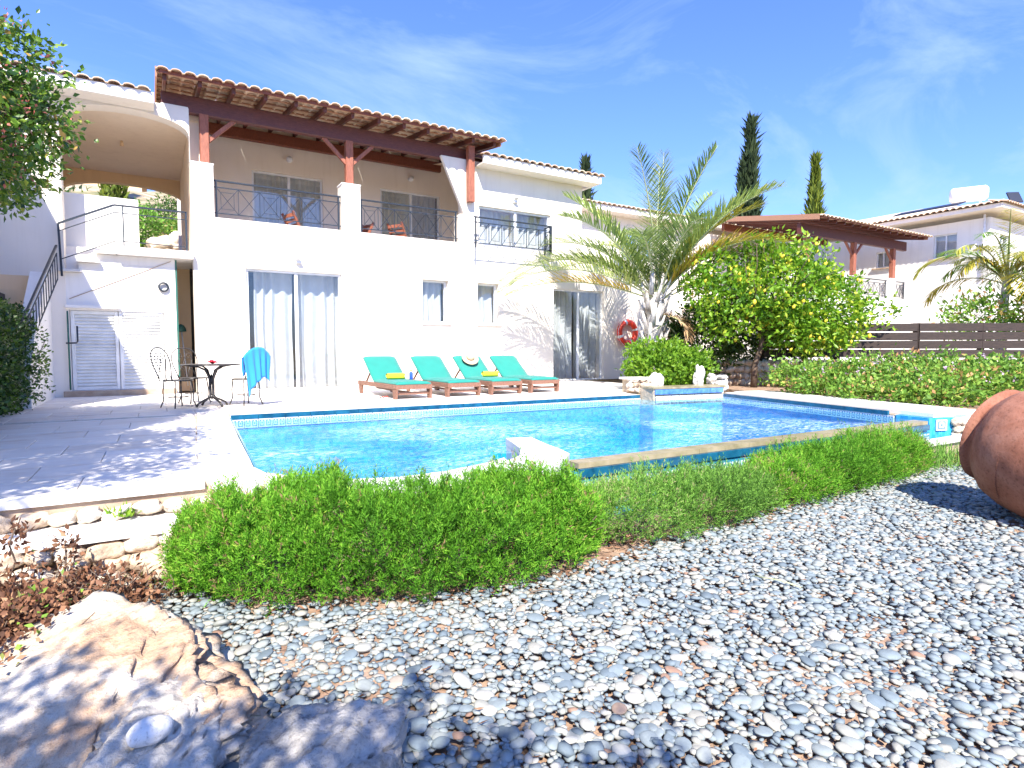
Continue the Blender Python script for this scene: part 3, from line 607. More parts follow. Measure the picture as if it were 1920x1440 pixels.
# passage under the arch (left wing)
def arch_poly(x0, x1, zs, zc, n=18):
    cx = (x0 + x1) / 2; a = (x1 - x0) / 2; return [(cx + a * math.cos(math.pi * k / n), zs + (zc - zs) * math.sin(math.pi * k / n) ** 0.8) for k in range(n + 1)]
A0, A1 = -1.22, 0.618
def arch_wall(y0, y1, xa, xb, x0, x1, zs, zc, zb, zt, mat, name):
    """wall above an arch plus jambs, as one mesh of vertical strips"""
    mb = MB(); pts = arch_poly(x0, x1, zs, zc); pts = pts[::-1]
    for (p, q) in zip(pts[:-1], pts[1:]):
        mb.add([(p[0], y0, p[1]), (q[0], y0, q[1]), (q[0], y0, zt), (p[0], y0, zt)], [(0, 1, 2, 3)])
        mb.add([(p[0], y1, p[1]), (q[0], y1, q[1]), (q[0], y1, zt), (p[0], y1, zt)], [(3, 2, 1, 0)])
        mb.add([(p[0], y0, p[1]), (p[0], y1, p[1]), (q[0], y1, q[1]), (q[0], y0, q[1])], [(0, 1, 2, 3)])
    mb.add([(x0, y0, zt), (x1, y0, zt), (x1, y1, zt), (x0, y1, zt)], [(0, 1, 2, 3)])
    if xa < x0: mb.box(xa, x0, y0, y1, zb, zt)
    if xb > x1: mb.box(x1, xb, y0, y1, zb, zt)
    return rawbuild(mb, name, mat, villa)
arch_wall(VY, VY + 0.3, -4.5, A1, A0, A1 - 0.002, 4.47, 4.80, 0.0, 4.98, M['wall'], 'arch_wall')
vb(MB().box(0.20, 0.61, VY + 0.003, VY + 0.28, 4.982, 5.0), 'wall_top', M['wall'])
arch_wall(16.8, 17.0, -4.5, 1.2, -1.72, 0.70, 4.32, 4.66, 2.5, 4.884, M['wall_tan'], 'rear_arch_wall')
vb(MB().box(-4.4, 0.82, VY + 0.302, 17.0, 4.886, 4.97), 'passage_ceiling', M['wall_warm_fill'])
vb(MB().box(0.628, 0.80, VY + 0.345, 16.79, 2.66, 4.88), 'passage_side_wall', M['wall_warm_fill'])
vb(MB().box(-1.9, -1.74, VY + 0.302, 16.79, 2.50, 4.88), 'passage_side_wall', M['wall_warm_fill'])
vb(MB().box(-1.73, -0.19, 12.55, 12.68, 2.5, 3.42), 'parapet', M['wall_white'])
vb(MB().box(-4.4, 0.62, VY + 0.302, 16.79, 2.35, 2.49), 'landing_floor', M['pave'])
vb(MB().box(-4.4, -4.2, VY + 0.302, 19, 0, 4.88), 'side_wall', M['wall'])
vb(MB().box(-0.52, 0.62, VY - 0.16, VY + 0.30, 2.36, 2.49, 0.01), 'landing_edge', M['wall_white'])
# under-stair wall with louvred doors and the open side passage
rawbuild(wallgrid(MB(), A0 - 0.19, 0.33, 0.0, 2.03, VY + 0.02, VY + 0.2, [(-1.19, 0.14, 0.10, 1.42)]), 'stair_wall', M['wall_white'], villa)
for i, (xa, xb, zt) in enumerate(((-1.04, 0.33, 2.20), (-0.79, 0.33, 2.355))):
    z0 = 2.032 if i == 0 else 2.202
    vb(MB().box(xa, xb, VY + 0.02, VY + 0.2, z0, zt), 'stair_wall', M['wall_white'])
vb(MB().box(-1.41, 0.14, VY + 0.202, VY + 0.30, 0, 2.345), 'stair_core', M['wall_white'])
for xa, xb, z in ((-1.30, -1.00, 2.035), (-1.06, -0.75, 2.205), (-0.82, -0.50, 2.36)):
    vb(MB().box(xa, xb, VY - 0.10, VY + 0.18, z, z + 0.04, 0.008), 'stair_tread', M['coping'])
vb(MB().box(-1.24, -0.50, VY - 0.06, VY + 0.018, 1.455, 1.50, 0.008), 'lintel_ledge', M['wall_white'])
vb(MB().tube([(-1.18, VY + 0.012, 1.60), (-0.4, VY + 0.012, 1.98), (0.27, VY + 0.012, 2.31)], 0.006, 6), 'render_joint', M['render_brown'])
vb(MB().box(-1.30, 0.30, VY - 0.05, VY + 0.018, 0.002, 0.095, 0.01), 'door_sill', M['render_brown'])
for i, (xa, xb) in enumerate(((-1.18, -0.53), (-0.52, 0.13))):
    ld = vb(MB().box(xa, xb, VY + 0.09, VY + 0.10, 0.105, 1.415), 'louvred_door', M['trim'])
    f = MB(); f.box(xa, xa + 0.05, VY + 0.045, VY + 0.089, 0.105, 1.415, .004); f.box(xb - 0.05, xb, VY + 0.045, VY + 0.089, 0.105, 1.415, .004)
    f.box(xa + 0.051, xb - 0.051, VY + 0.045, VY + 0.089, 0.105, 0.16); f.box(xa + 0.051, xb - 0.051, VY + 0.045, VY + 0.089, 1.36, 1.415)
    f.build('door_frame', M['trim'], ld)
    for k in range(22):
        z = 0.175 + k * 0.054
        MB().bar((xa + 0.052, VY + 0.068, z + 0.02), (xb - 0.052, VY + 0.068, z + 0.02), 0.036, 0.008, up=(0, -0.75, 0.6)).build('louvre_slat', M['trim'], ld)
vb(MB().tube([(-1.205, VY - 0.06, 0.12), (-1.205, VY - 0.06, 1.40)], 0.013, 8), 'downpipe', M['green_plastic'])
vb(MB().tube([(-1.24, VY - 0.07, 0.88), (-1.10, VY - 0.07, 0.885), (-1.085, VY - 0.07, 0.91), (-1.085, VY - 0.07, 1.16)], 0.013, 8), 'door_handle', M['iron'])
# side passage
vb(MB().box(0.33, 0.62, 13.4, 13.5, 0, 2.35), 'niche_wall', M['wall_tan'])  # tan here stands in for warm reflected light on the shaded back wall
vb(MB().box(0.15, 0.329, VY + 0.202, 13.4, 0, 2.34), 'niche_side', M['wall'])
vb(MB().box(0.335, 0.36, VY + 0.02, VY + 0.05, 0.3, 2.34), 'passage_door_edge', M['green_plastic'])
# lower flight, planter and railings on the left
vb(MB().prism([(9.9, 0.0), (VY + 0.018, 0.0), (VY + 0.018, 1.98), (11.7, 1.98), (10.3, 0.9), (9.9, 0.5)], 'x', -1.62, -1.42), 'stair_side_wall', M['wall_white'])
for k in range(8):
    vb(MB().box(-2.6, -1.63, 10.1 + k * 0.24, VY - 0.01, 0.24 * k, 0.24 * k + 0.238), 'lower_stair', M['wall_tan'])
vb(MB().box(-3.4, -2.61, 11.2, VY - 0.01, 0, 1.75), 'planter_wall', M['wall_tan'])
vb(MB().box(-3.44, -2.59, 11.16, VY - 0.01, 1.752, 1.80), 'planter_coping', M['coping'])
vb(MB().box(-2.2, -1.90, 11.16, 11.2 + 0.3, 1.50, 1.60), 'vent_slot', M['dark'])

def sliding_door(x0, x1, z0, z1, y, depth, curt, part=villa, sill=True, left_gap=0.0, name='sliding_door', split=True, cdep=0.29):
    yf = y + depth; d = MB(); t = 0.045
    d.box(x0 + .002, x0 + t, yf, yf + 0.06, z0, z1 - .002); d.box(x1 - t, x1 - .002, yf, yf + 0.06, z0, z1 - .002); d.box(x0 + t + .001, x1 - t - .001, yf, yf + 0.06, z1 - t, z1 - .002)
    if sill: d.box(x0 + t + .001, x1 - t - .001, yf, yf + 0.06, z0 + 0.002, z0 + 0.035)
    root = d.build(name, M['frame'], part); xm = (x0 + x1) / 2 + 0.02
    if split:
        MB().box(xm - 0.03, xm + 0.03, yf + 0.005, yf + 0.05, z0 + 0.04, z1 - t - 0.002, .004).build('mullion', M['frame'], root)
    segs = ((x0 + t, xm - 0.031), (xm + 0.031, x1 - t)) if split else ((x0 + t, x1 - t),)
    for a, b in segs:
        MB().box(a, b, yf + 0.024, yf + 0.030, z0 + 0.036, z1 - t - 0.001).build('pane', M['glass'], root)
    # curtains: pleated sheets
    for (a, b), cm in zip(segs, curt):
        if cm is None: continue
        a2 = a + left_gap if a == segs[0][0] else a
        if cdep > .2 and b == segs[-1][1]: b += .10
        nx, nz = int((b - a2) / 0.008), 10; V = []; ph = random.random() * 9
        for j in range(nz + 1):
            zz = z0 + 0.03 + (z1 - z0 - 0.05) * j / nz
            for i in range(nx + 1):
                xx = a2 + (b - a2) * i / nx; u = xx * 34 + 1.4 * math.sin(xx * 7 + ph) + 0.25 * math.sin(j * .7 + xx * 9)
                V.append((xx + 0.008 * math.sin(j * 0.8 + ph), yf + cdep + (0.046 + 0.014 * math.sin(xx * 11)) * math.sin(u) * (1.1 - 0.35 * j / nz), zz))
        i = np.arange(nx)[None, :] + np.arange(nz)[:, None] * (nx + 1); F = np.stack([i, i + 1, i + nx + 2, i + nx + 1], -1).reshape(-1, 4)
        mobj('curtain', nmesh('curtain', np.array(V), F, True), cm, root)
    return root
sliding_door(1.47, 3.23, 0.0, 2.28, VY, 0.06, (M['curtain'], M['curtain']), left_gap=0.12)
sliding_door(8.40, 9.98, 0.0, 2.27, VY, 0.06, (M['curtain'], M['curtain']))
sliding_door(6.34, 8.30, 3.152, 4.02, VY + 0.001, 0.06, (M['curtain'], M['curtain']))
sliding_door(1.95, 3.50, 2.66, 4.78, 14.5, 0.05, (M['curtain_b'], M['curtain_b']), cdep=.11)
sliding_door(4.90, 6.50, 2.66, 4.78, 14.5, 0.05, (M['curtain_b'], M['curtain']), cdep=.11)
for x0, x1 in ((4.96, 5.58), (6.30, 6.86)):
    w = sliding_door(x0, x1, 1.36, 2.29, VY, 0.14, (M['curtain'],), name='window', split=False, cdep=.16)
    MB().box(x0 - 0.03, x1 + 0.05, VY - 0.05, VY + 0.12, 1.325, 1.358, 0.006).build('sill', M['wall_white'], w)
# left wing projecting forward beyond the left edge of the picture; it shades the shutters and the terrace
vb(MB().box(-6.5, -2.26, 7.4, VY - 0.43, 0.0, 5.1), 'left_wing', M['wall'])
# eaves and roofs
def wavy_tiles(x0, x1, y, z, rows, pitch, run, slope, parent, mat, name='roof_tile', single=True, th=0.014):
    """barrel tiles laid along +y, rising with slope; one shared mesh"""
    n = 8; V = []; rr = pitch * 0.5
    prof = [(-rr, 0.0)] + [(-rr * 0.80 * math.cos(math.pi * k / n), 0.043 * math.sin(math.pi * k / n) + 0.004) for k in range(n + 1)] + [(rr, 0.0)]
    m = len(prof); L = run * 1.16
    for yy, zo in ((0, 0.010), (L, 0.010 + L * slope - 0.016)):
        for px, pz in prof: V.append((px, yy, pz + zo))
    for yy, zo in ((0, 0.010 - th), (L, 0.010 - th + L * slope - 0.016)):
        for px, pz in prof: V.append((px, yy, pz + zo))
    F = [(i, i + 1, m + i + 1, m + i) for i in range(m - 1)] + [(2 * m + i, 3 * m + i, 3 * m + i + 1, 2 * m + i + 1) for i in range(m - 1)] + [(i, 2 * m + i, 2 * m + i + 1, i + 1) for i in range(m - 1)] + [(m + i, m + i + 1, 3 * m + i + 1, 3 * m + i) for i in range(m - 1)]
    cols = int(round((x1 - x0) / pitch)); made = []
    if single:
        me = bpy.data.meshes.new(name); me.from_pydata(V, [], F); me.materials.append(mat)
        for r in range(rows):
            for c in range(cols):
                o = bpy.data.objects.new(name, me); o.location = (x0 + (c + 0.5) * pitch + random.uniform(-.004, .004), y + r * run + random.uniform(-.008, .008), z + r * run * slope + random.uniform(-.003, .003)); o.rotation_euler = (0, random.uniform(-.03, .03), random.uniform(-.012, .012))
                COL.objects.link(o); o.parent = parent; o.matrix_parent_inverse = Matrix.Translation(-Vector(parent.location)); made.append(o)
    else:
        mb = MB()
        for r in range(rows):
            for c in range(cols):
                ox, oy, oz = x0 + (c + 0.5) * pitch, y + r * run, z + r * run * slope; mb.add([(a + ox, b + oy, cc + oz) for a, b, cc in V], F)
        o = rawbuild(mb, name, mat, parent); o['kind'] = 'stuff'; made.append(o)
    return made
def eave(x0, x1, y, zb, parent, h=0.17, back=17.0, slope=0.20):
    MB().box(x0, x1, y, y + 0.05, zb, zb + h).build('fascia', M['wall_white'], parent)
    MB().box(x0, x1, y + 0.051, VY - 0.001, zb + 0.002, zb + 0.03).build('soffit', M['wall'], parent)
    wavy_tiles(x0 - 0.04, x1 + 0.04, y - 0.06, zb + h + 0.002, 1, 0.2, 0.36, slope, parent, M['roof_tile'])
    MB().add([(x0, y + 0.3, zb + h + 0.02), (x1, y + 0.3, zb + h + 0.02), (x1, back, zb + h + 0.02 + (back - y - .3) * slope), (x0, back, zb + h + 0.02 + (back - y - .3) * slope)], [(0, 1, 2, 3)]).build('roof_slope', M['roof_tile'], parent)
eave(-4.5, 0.10, VY - 0.42, 4.82, villa)
eave(6.24, 9.52, VY - 0.42, 4.84, villa)
vb(MB().box(9.45, 9.52, VY - 0.37, 17, 4.84, 5.0), 'fascia', M['wall_white'])
# balcony railings: each bar a mesh of its own
def railing(p0, p1, h, panels, parent, name='balcony_railing', diag='x', mat=None, low=0.10):
    mat = mat or M['iron']; p0 = Vector(p0); p1 = Vector(p1); H = Vector((0, 0, h)); d = p1 - p0
    root = MB().bar(p0 + H, p1 + H, 0.035, 0.03, 0.006).build(name, mat, parent)
    def bar(a, b, w=0.014, nm='rail_bar'): return MB().bar(a, b, w, w).build(nm, mat, root)
    bar(p0 + H * 0.83, p1 + H * 0.83, 0.018); bar(p0 + H * low / 0.66, p1 + H * low / 0.66, 0.018)
    for k in (0.02, 0.98): bar(p0 + d * k, p0 + d * k + H, 0.028, 'rail_post')
    zl, zh = H * (low / 0.66), H * 0.83
    for i in range(panels):
        a = p0 + d * (0.02 + 0.96 * i / panels); b = p0 + d * (0.02 + 0.96 * (i + 1) / panels)
        if i: bar(a + zl, a + zh, 0.012)
        bar(a + zl, b + zh, 0.010)
        if diag == 'x' : bar(b + zl, a + zh, 0.010)
        if diag == 'x' and i % 2 == 0 or diag == 'half':
            q = [a.lerp(b, 0.2) + zl.lerp(zh, 0.18), a.lerp(b, 0.8) + zl.lerp(zh, 0.18), a.lerp(b, 0.8) + zl.lerp(zh, 0.82), a.lerp(b, 0.2) + zl.lerp(zh, 0.82)]
            mb = MB()
            for j in range(4): mb.bar(q[j], q[(j + 1) % 4], 0.008, 0.008)
            mb.build('inset_square', mat, root)
    return root
railing((0.98, VY + 0.12, 3.15), (3.27, VY + 0.12, 3.15), 0.68, 6, villa)
railing((3.64, VY + 0.12, 3.15), (5.86, VY + 0.12, 3.15), 0.68, 6, villa)
railing((6.06, VY - 0.30, 3.02), (8.12, VY - 0.30, 3.02), 0.66, 6, villa, diag='half')
railing((8.12, VY - 0.30, 3.02), (8.12, VY - 0.02, 3.02), 0.66, 1, villa)
# stair railing: level on the landing, sloping beside the steps, then down the lower flight
sr = MB().bar((0.52, VY - 0.10, 3.16), (-0.52, VY - 0.10, 3.16), 0.03, 0.028, 0.005).build('stair_railing', M['iron'], villa)
for a, b, w in (((-0.52, VY - .10, 3.16), (-1.27, VY - .10, 2.78), .03), ((0.5, VY - .10, 3.03), (-0.52, VY - .10, 3.04), .014), ((-0.52, VY - .10, 3.04), (-1.27, VY - .10, 2.66), .014), ((0.5, VY - .10, 2.56), (-0.50, VY - .10, 2.58), .014), ((-0.50, VY - .10, 2.58), (-1.25, VY - .10, 2.22), .014),
                ((-1.27, VY - .10, 2.78), (-1.25, VY - .10, 1.95), .03), ((-0.40, VY - .10, 2.50), (-0.40, VY - .10, 3.15), .02), ((0.52, VY - .10, 2.48), (0.52, VY - .10, 3.17), .03)):
    MB().bar(a, b, w, w).build('rail_bar', M['iron'], sr)
fl = MB().bar((-1.30, 11.85, 2.42), (-1.50, 10.0, 1.12), 0.03, 0.03).build('stair_railing', M['iron'], villa)
MB().bar((-1.30, 11.85, 2.30), (-1.50, 10.0, 1.00), 0.014, 0.014).build('rail_bar', M['iron'], fl)
MB().bar((-1.30, 11.85, 1.90), (-1.50, 10.0, 0.60), 0.014, 0.014).build('rail_bar', M['iron'], fl)
for k in range(15):
    t = k / 14; x = -1.30 - 0.20 * t; y = 11.85 - 1.85 * t; z = 2.30 - 1.30 * t
    MB().bar((x, y, z), (x, y, z - 0.42), 0.012, 0.012).build('rail_bar', M['iron'], fl)
# wall lights
def wall_light(x, y, z, r=0.055):
    b = MB().lathe([(0.0, 0), (r * .8, 0.0), (r * .8, 0.03), (0, 0.03)], 16, Matrix.Translation((x, y, z)) @ Matrix.Rotation(R(90), 4, 'X')).build('wall_light', M['whitep'], villa)
    MB().lathe([(r * math.sin(math.pi * k / 8) + 1e-4, -r * math.cos(math.pi * k / 8)) for k in range(9)], 16, Matrix.Translation((x, y - 0.09, z))).build('light_globe', M['whitep'], b)
wall_light(2.75, 14.5, 5.10, 0.07); wall_light(5.68, 14.5, 5.10, 0.07)
def spot(x, y, z):
    b = MB().box(x - 0.05, x + 0.05, y - 0.06, y - 0.001, z - 0.03, z + 0.05, .008).build('flood_light', M['whitep'], villa)
    MB().bar((x - 0.01, y - 0.07, z + 0.03), (x - 0.01, y - 0.16, z + 0.07), 0.10, 0.02, .004).build('light_head', M['whitep'], b)
spot(2.40, VY, 2.46); spot(7.28, VY, 4.22)
r_ = MB().lathe([(0.055, 0), (0.085, 0.01), (0.085, 0.03), (0.055, 0.04), (0.055, 0)], 20, Matrix.Translation((0.15, VY - 0.0, 1.86)) @ Matrix.Rotation(R(90), 4, 'X')).build('wall_socket_ring', M['iron'], villa)
vb(MB().lathe([(0.0, 0.0), (0.035, 0.01), (0.02, 0.10), (0.001, 0.1)], 10, Matrix.Translation((-0.45, 14.2, 4.78))), 'ceiling_lamp', M['wall_tan'])
# things on the balcony behind the railing
def deck_chair(loc, rz, label):
    t = empty('balcony_chair', (0, 0, 0), label, 'chair', 'wooden chairs on the balcony')
    for s in (-0.2, 0.2):
        MB().bar((s, -0.25, 0), (s, 0.22, 0.95), 0.03, 0.045).build('leg', M['wood_post'], t); MB().bar((s, 0.25, 0), (s, -0.22, 0.45), 0.03, 0.045).build('leg', M['wood_post'], t)
    for k in range(5): MB().bar((-0.2, -0.2 + k * 0.09, 0.44), (0.2, -0.2 + k * 0.09, 0.44), 0.07, 0.018).build('seat_slat', M['wood_post'], t)
    for k in range(4): MB().bar((-0.2, 0.06 + k * 0.045, 0.58 + k * 0.1), (0.2, 0.06 + k * 0.045, 0.58 + k * 0.1), 0.02, 0.07).build('back_slat', M['wood_post'], t)
    t.location = loc; t.rotation_euler.z = rz; return t
deck_chair((2.62, 13.1, 2.66), R(110), 'wooden folding chair behind the left balcony railing, in front of the olive curtains')
deck_chair((3.98, 13.2, 2.66), R(-70), 'wooden folding chair just right of the middle white pillar on the balcony')
deck_chair((4.86, 13.0, 2.66), R(120), 'dark wooden chair back seen low behind the middle balcony railing')
t = empty('balcony_table', (3.25, 13.2, 2.66), 'small slatted wooden table on the balcony beside the middle pillar', 'table')
for k in range(6): MB().box(2.95 + k * 0.1, 3.04 + k * 0.1, 12.9, 13.5, 3.30, 3.325).build('top_slat', M['wood_post'], t)
for sx in (2.98, 3.5):
    for sy in (12.95, 13.45): MB().box(sx, sx + .04, sy - .02, sy + .02, 2.66, 3.298).build('leg', M['wood_post'], t)

# ================================================================== PERGOLA
def pergola(name, label, x0, x1, ye, yw, ze, slope, posts, yp, zbeam, zbw, rafters, tiles_single, rows, backx=None, px=None, py=None):
    pg = empty(name, (posts[0][0], yp, 0), label, 'pergola'); zt = lambda y: ze + (y - ye) * slope
    for i in range(rafters):
        x = x0 + 0.10 + (x1 - x0 - 0.2) * i / (rafters - 1)
        MB().bar((x, ye + 0.07, zt(ye + .07) - 0.075), (x, yw - 0.002, zt(yw) - 0.075), 0.06, 0.10, 0.008).build('rafter', M['wood_shaded'], pg)
    y = ye + 0.07; nb = 0
    while y < yw - 0.1:
        MB().bar((x0, y, zt(y) - 0.012), (x1, y, zt(y) - 0.012), 0.05, 0.022).build('batten', M['wood_batten'], pg); y += 0.36; nb += 1
    MB().bar((x0 + 0.02, ye - 0.005, zt(ye) - 0.01), (x1 - 0.02, ye - 0.005, zt(ye) - 0.01), 0.022, 0.06).build('eave_board', M['wood'], pg)
    for xx in (x0 - 0.02, x1 + 0.02): MB().bar((xx, ye, zt(ye) - 0.03), (xx, yw - .002, zt(yw) - 0.03), 0.025, 0.16).build('barge_board', M['wood_batten'], pg)
    MB().bar((x0 + 0.05, yp, (zbeam + zbw) / 2), (x1 - 0.08, yp, (zbeam + zbw) / 2), 0.13, zbw - zbeam, 0.015).build('beam', M['wood_shaded'], pg)
    wb = zt(yw) - 0.17
    MB().bar((x0 + 0.12, yw - 0.10, wb - 0.12), (x1 - 0.15, yw - 0.10, wb - 0.12), 0.12, 0.24, 0.015).build('wall_beam', M['wood'], pg)
    for k, (xp, zb, yy) in enumerate(posts):
        MB().bar((xp, yy, zb), (xp, yy, zbeam + 0.02 if abs(yy - yp) < .02 else zbw), 0.15, 0.15, 0.012, up=(0, 1, 0)).build('post', M['wood_post'], pg)
        if abs(yy - yp) < 0.1:
            for s in (-1, 1):
                if (k == 0 and s < 0) or (k == len(posts) - 1 and s > 0): continue
                MB().bar((xp + s * 0.06, yy, zbeam - 0.42), (xp + s * 0.50, yy, zbeam + 0.015), 0.06, 0.075, .006).build('brace', M['wood_post'], pg)
    wavy_tiles(x0 - 0.03, x1 + 0.07, ye - 0.09, zt(ye - .09), rows, 0.2, (yw - ye + 0.1) / rows, slope, pg, M['roof_tile'], single=tiles_single)
    return pg
pergola('pergola', 'red brown timber pergola with clay tile roof over the long first floor balcony', 0.16, 6.62, 11.52, 14.49, 5.345, 0.143,
        [(0.86, 4.092, 12.16), (3.46, 4.092, 12.16), (6.08, 4.04, 11.90)], 12.16, 4.94, 5.24, 13, True, 8)

# ================================================================== NEIGHBOURING HOUSES
nh = empty('terrace_house', (15, 15, 0), 'neighbouring house wing behind the palm tree with a long low tiled roof', 'house')
rawbuild(wallgrid(MB(), 10.9, 21.5, 0.0, 5.1, 15.0, 15.2, [(13.2, 14.6, 2.9, 4.6), (17.0, 18.6, 2.9, 4.6)]), 'wall', M['wall'], nh)
MB().box(10.9, 11.1, 15.2, 19, 0, 5.1).build('side_wall', M['wall'], nh)
for a, b in ((13.2, 14.6), (17.0, 18.6)): sliding_door(a, b, 2.9, 4.6, 15.0, 0.05, (M['curtain'], M['curtain']), part=nh)
MB().box(10.6, 21.6, 14.50, 14.56, 5.10, 5.26).build('fascia', M['wall_white'], nh)
MB().box(10.6, 21.6, 14.561, 15.3, 5.102, 5.13).build('soffit', M['wall'], nh)
wavy_tiles(10.5, 21.7, 14.42, 5.265, 1, 0.2, 0.4, 0.25, nh, M['roof_tile'])
MB().add([(10.6, 14.8, 5.30), (21.6, 14.8, 5.30), (21.6, 19, 6.3), (10.6, 19, 6.3)], [(0, 1, 2, 3)]).build('roof_slope', M['roof_tile'], nh)
# right terrace block with its pergola
tb_ = empty('balcony_block', (19, 10.5, 0), 'white terrace block of the right neighbour with diamond railings behind the lemon tree', 'terrace')
MB().box(16.2, 23.4, 11.0, 11.3, -0.4, 2.55).build('wall', M['wall_white'], tb_)
MB().box(23.1, 23.39, 11.31, 14.9, -0.4, 2.55).build('side_wall', M['wall_white'], tb_)
MB().box(16.2, 16.5, 11.31, 14.9, -0.4, 2.55).build('side_wall', M['wall_white'], tb_)
MB().box(16.0, 23.2, 11.31, 14.9, 2.2, 2.3).build('terrace_floor', M['pave'], tb_)
for x0 in (16.2, 18.9, 21.9, 24.1 - 1.0): MB().box(x0, x0 + 0.38, 10.99, 11.35, 2.552, 3.25, .006).build('pier', M['wall_white'], tb_)
for a, b, n_ in ((16.58, 18.9, 6), (19.28, 21.9, 7), (22.28, 23.1, 3)): railing((a, 11.12, 2.55), (b, 11.12, 2.55), 0.62, n_, tb_)
rawbuild(wallgrid(MB(), 16.5, 23.1, 2.31, 4.9, 14.7, 14.9, [(18, 19.6, 2.32, 4.4)]), 'wall', M['wall'], tb_)
sliding_door(18, 19.6, 2.32, 4.4, 14.7, 0.05, (M['curtain'], M['curtain']), part=tb_)
pergola('pergola', 'small red timber pergola with tiled roof on the neighbouring terrace at right', 16.9, 23.3, 10.5, 14.2, 4.72, 0.16,
        [(17.35, 3.0, 11.2), (19.95, 3.25, 11.2), (22.42, 3.25, 11.2)], 11.2, 4.30, 4.62, 15, False, 9)
# far right house
fh = empty('hip_roof_house', (26, 12, 0), 'white house with hipped tile roof at the far right edge above the fence', 'house')
def wall_x(x, y0, y1, z0, z1, holes, th, parent, mat):
    mb = MB(); wallgrid(mb, y0, y1, z0, z1, x, x + th, holes); mb.v = [(b, a, c) for a, b, c in mb.v]; return rawbuild(mb, 'wall', mat, parent)
wall_x(24.3, 9.06, 20, -0.4, 5.25, [(10.02, 10.75, 4.05, 4.88), (12.25, 12.75, 3.95, 4.55)], 0.25, fh, M['wall_white'])
rawbuild(wallgrid(MB(), 24.552, 33, -0.4, 5.25, 9.06, 9.31, [(25.1, 25.9, 3.95, 4.75)]), 'wall', M['wall_white'], fh)
def side_window(y0, y1, z0, z1, x):
    f = MB(); t = 0.04
    f.box(x + .08, x + .13, y0, y0 + t, z0, z1); f.box(x + .08, x + .13, y1 - t, y1, z0, z1); f.box(x + .08, x + .13, y0 + t, y1 - t, z1 - t, z1); f.box(x + .08, x + .13, y0 + t, y1 - t, z0, z0 + t)
    ym = (y0 + y1) / 2; f.box(x + .08, x + .13, ym - .02, ym + .02, z0 + t, z1 - t); w = f.build('window', M['frame'], fh)
    MB().box(x + .10, x + .106, y0 + t, y1 - t, z0 + t, z1 - t).build('pane', M['glass'], w); MB().box(x + .2, x + .21, y0, y1, z0, z1).build('curtain', M['curtain'], w)
    MB().box(x - .08, x + .07, y0 - .12, y1 + .12, z0 - .06, z0 - .01).build('sill', M['render_brown'], w)
side_window(10.02, 10.75, 4.05, 4.88, 24.3); side_window(12.25, 12.75, 3.95, 4.55, 24.3)
sliding_door(25.1, 25.9, 3.95, 4.75, 9.06, 0.08, (M['curtain'], M['curtain']), part=fh, name='window')
MB().box(23.75, 33.5, 8.55, 8.61, 5.42, 5.56).build('fascia', M['wall_white'], fh); MB().box(23.75, 23.81, 8.62, 20.5, 5.42, 5.56).build('fascia', M['wall_white'], fh)
MB().box(23.82, 33.5, 8.62, 20.5, 5.43, 5.46).build('soffit', M['wall'], fh)
MB().add([(23.7, 8.5, 5.56), (33.6, 8.5, 5.56), (33.6, 20.6, 5.56), (23.7, 20.6, 5.56), (28.6, 13.2, 6.85), (28.6, 16.0, 6.85)], [(0, 1, 4), (1, 2, 5, 4), (2, 3, 5), (3, 0, 4, 5)]).build('roof', M['roof_tile'], fh)
me_ = wavy_tiles(0, 12, 0, 0, 1, 0.2, 0.45, 0.25, fh, M['roof_tile'], single=False)[0]; me_.rotation_euler = (0, 0, R(-90)); me_.location = Vector((23.62, 20.6, 5.57)); me_.matrix_parent_inverse = Matrix.Translation(-Vector(fh.location))
me_ = wavy_tiles(23.7, 33.5, 8.42, 5.57, 1, 0.2, 0.45, 0.25, fh, M['roof_tile'], single=False)[0]
MB().tube([(24.22, 9.2, 5.35), (24.25, 9.2, 3.2)], 0.035, 8).build('downpipe', M['whitep'], fh)
wt = empty('water_tank', (26.0, 9.4, 5.9), 'white solar water tank lying on the hipped roof at far right', 'water tank')
mt_ = Matrix.Translation((25.6, 10.25, 6.42)) @ Matrix.Rotation(R(-62), 4, 'Z') @ Matrix.Rotation(R(90), 4, 'Y')
MB().lathe([(0.001, -0.58), (0.2, -0.56), (0.27, -0.48), (0.27, 0.48), (0.2, 0.56), (0.001, 0.58)], 20, mt_).build('tank', M['whitep'], wt)
for dx in (-0.35, 0.35): MB().bar((25.6 + dx * 0.47, 10.25 - dx * 0.88, 5.7), (25.6 + dx * 0.47, 10.25 - dx * 0.88, 6.2), 0.05, 0.05).build('leg', M['whitep'], wt)
MB().bar((26.3, 9.2, 6.35), (26.15, 9.0, 5.95), 0.4, 0.05).build('solar_panel', M['panel'], wt)
sp_ = MB().add([(23.95, 9.9, 5.80), (23.95, 12.0, 5.80), (24.55, 12.0, 5.98), (24.55, 9.9, 5.98), (23.95, 9.9, 5.76), (23.95, 12.0, 5.76), (24.55, 12.0, 5.94), (24.55, 9.9, 5.94)], [(0, 1, 2, 3), (7, 6, 5, 4), (0, 4, 5, 1), (1, 5, 6, 2), (2, 6, 7, 3), (3, 7, 4, 0)])
tag(sp_.build('solar_panel', M['panel']), 'long low dark solar panel on the tiled slope left of the white tank', 'solar panel')

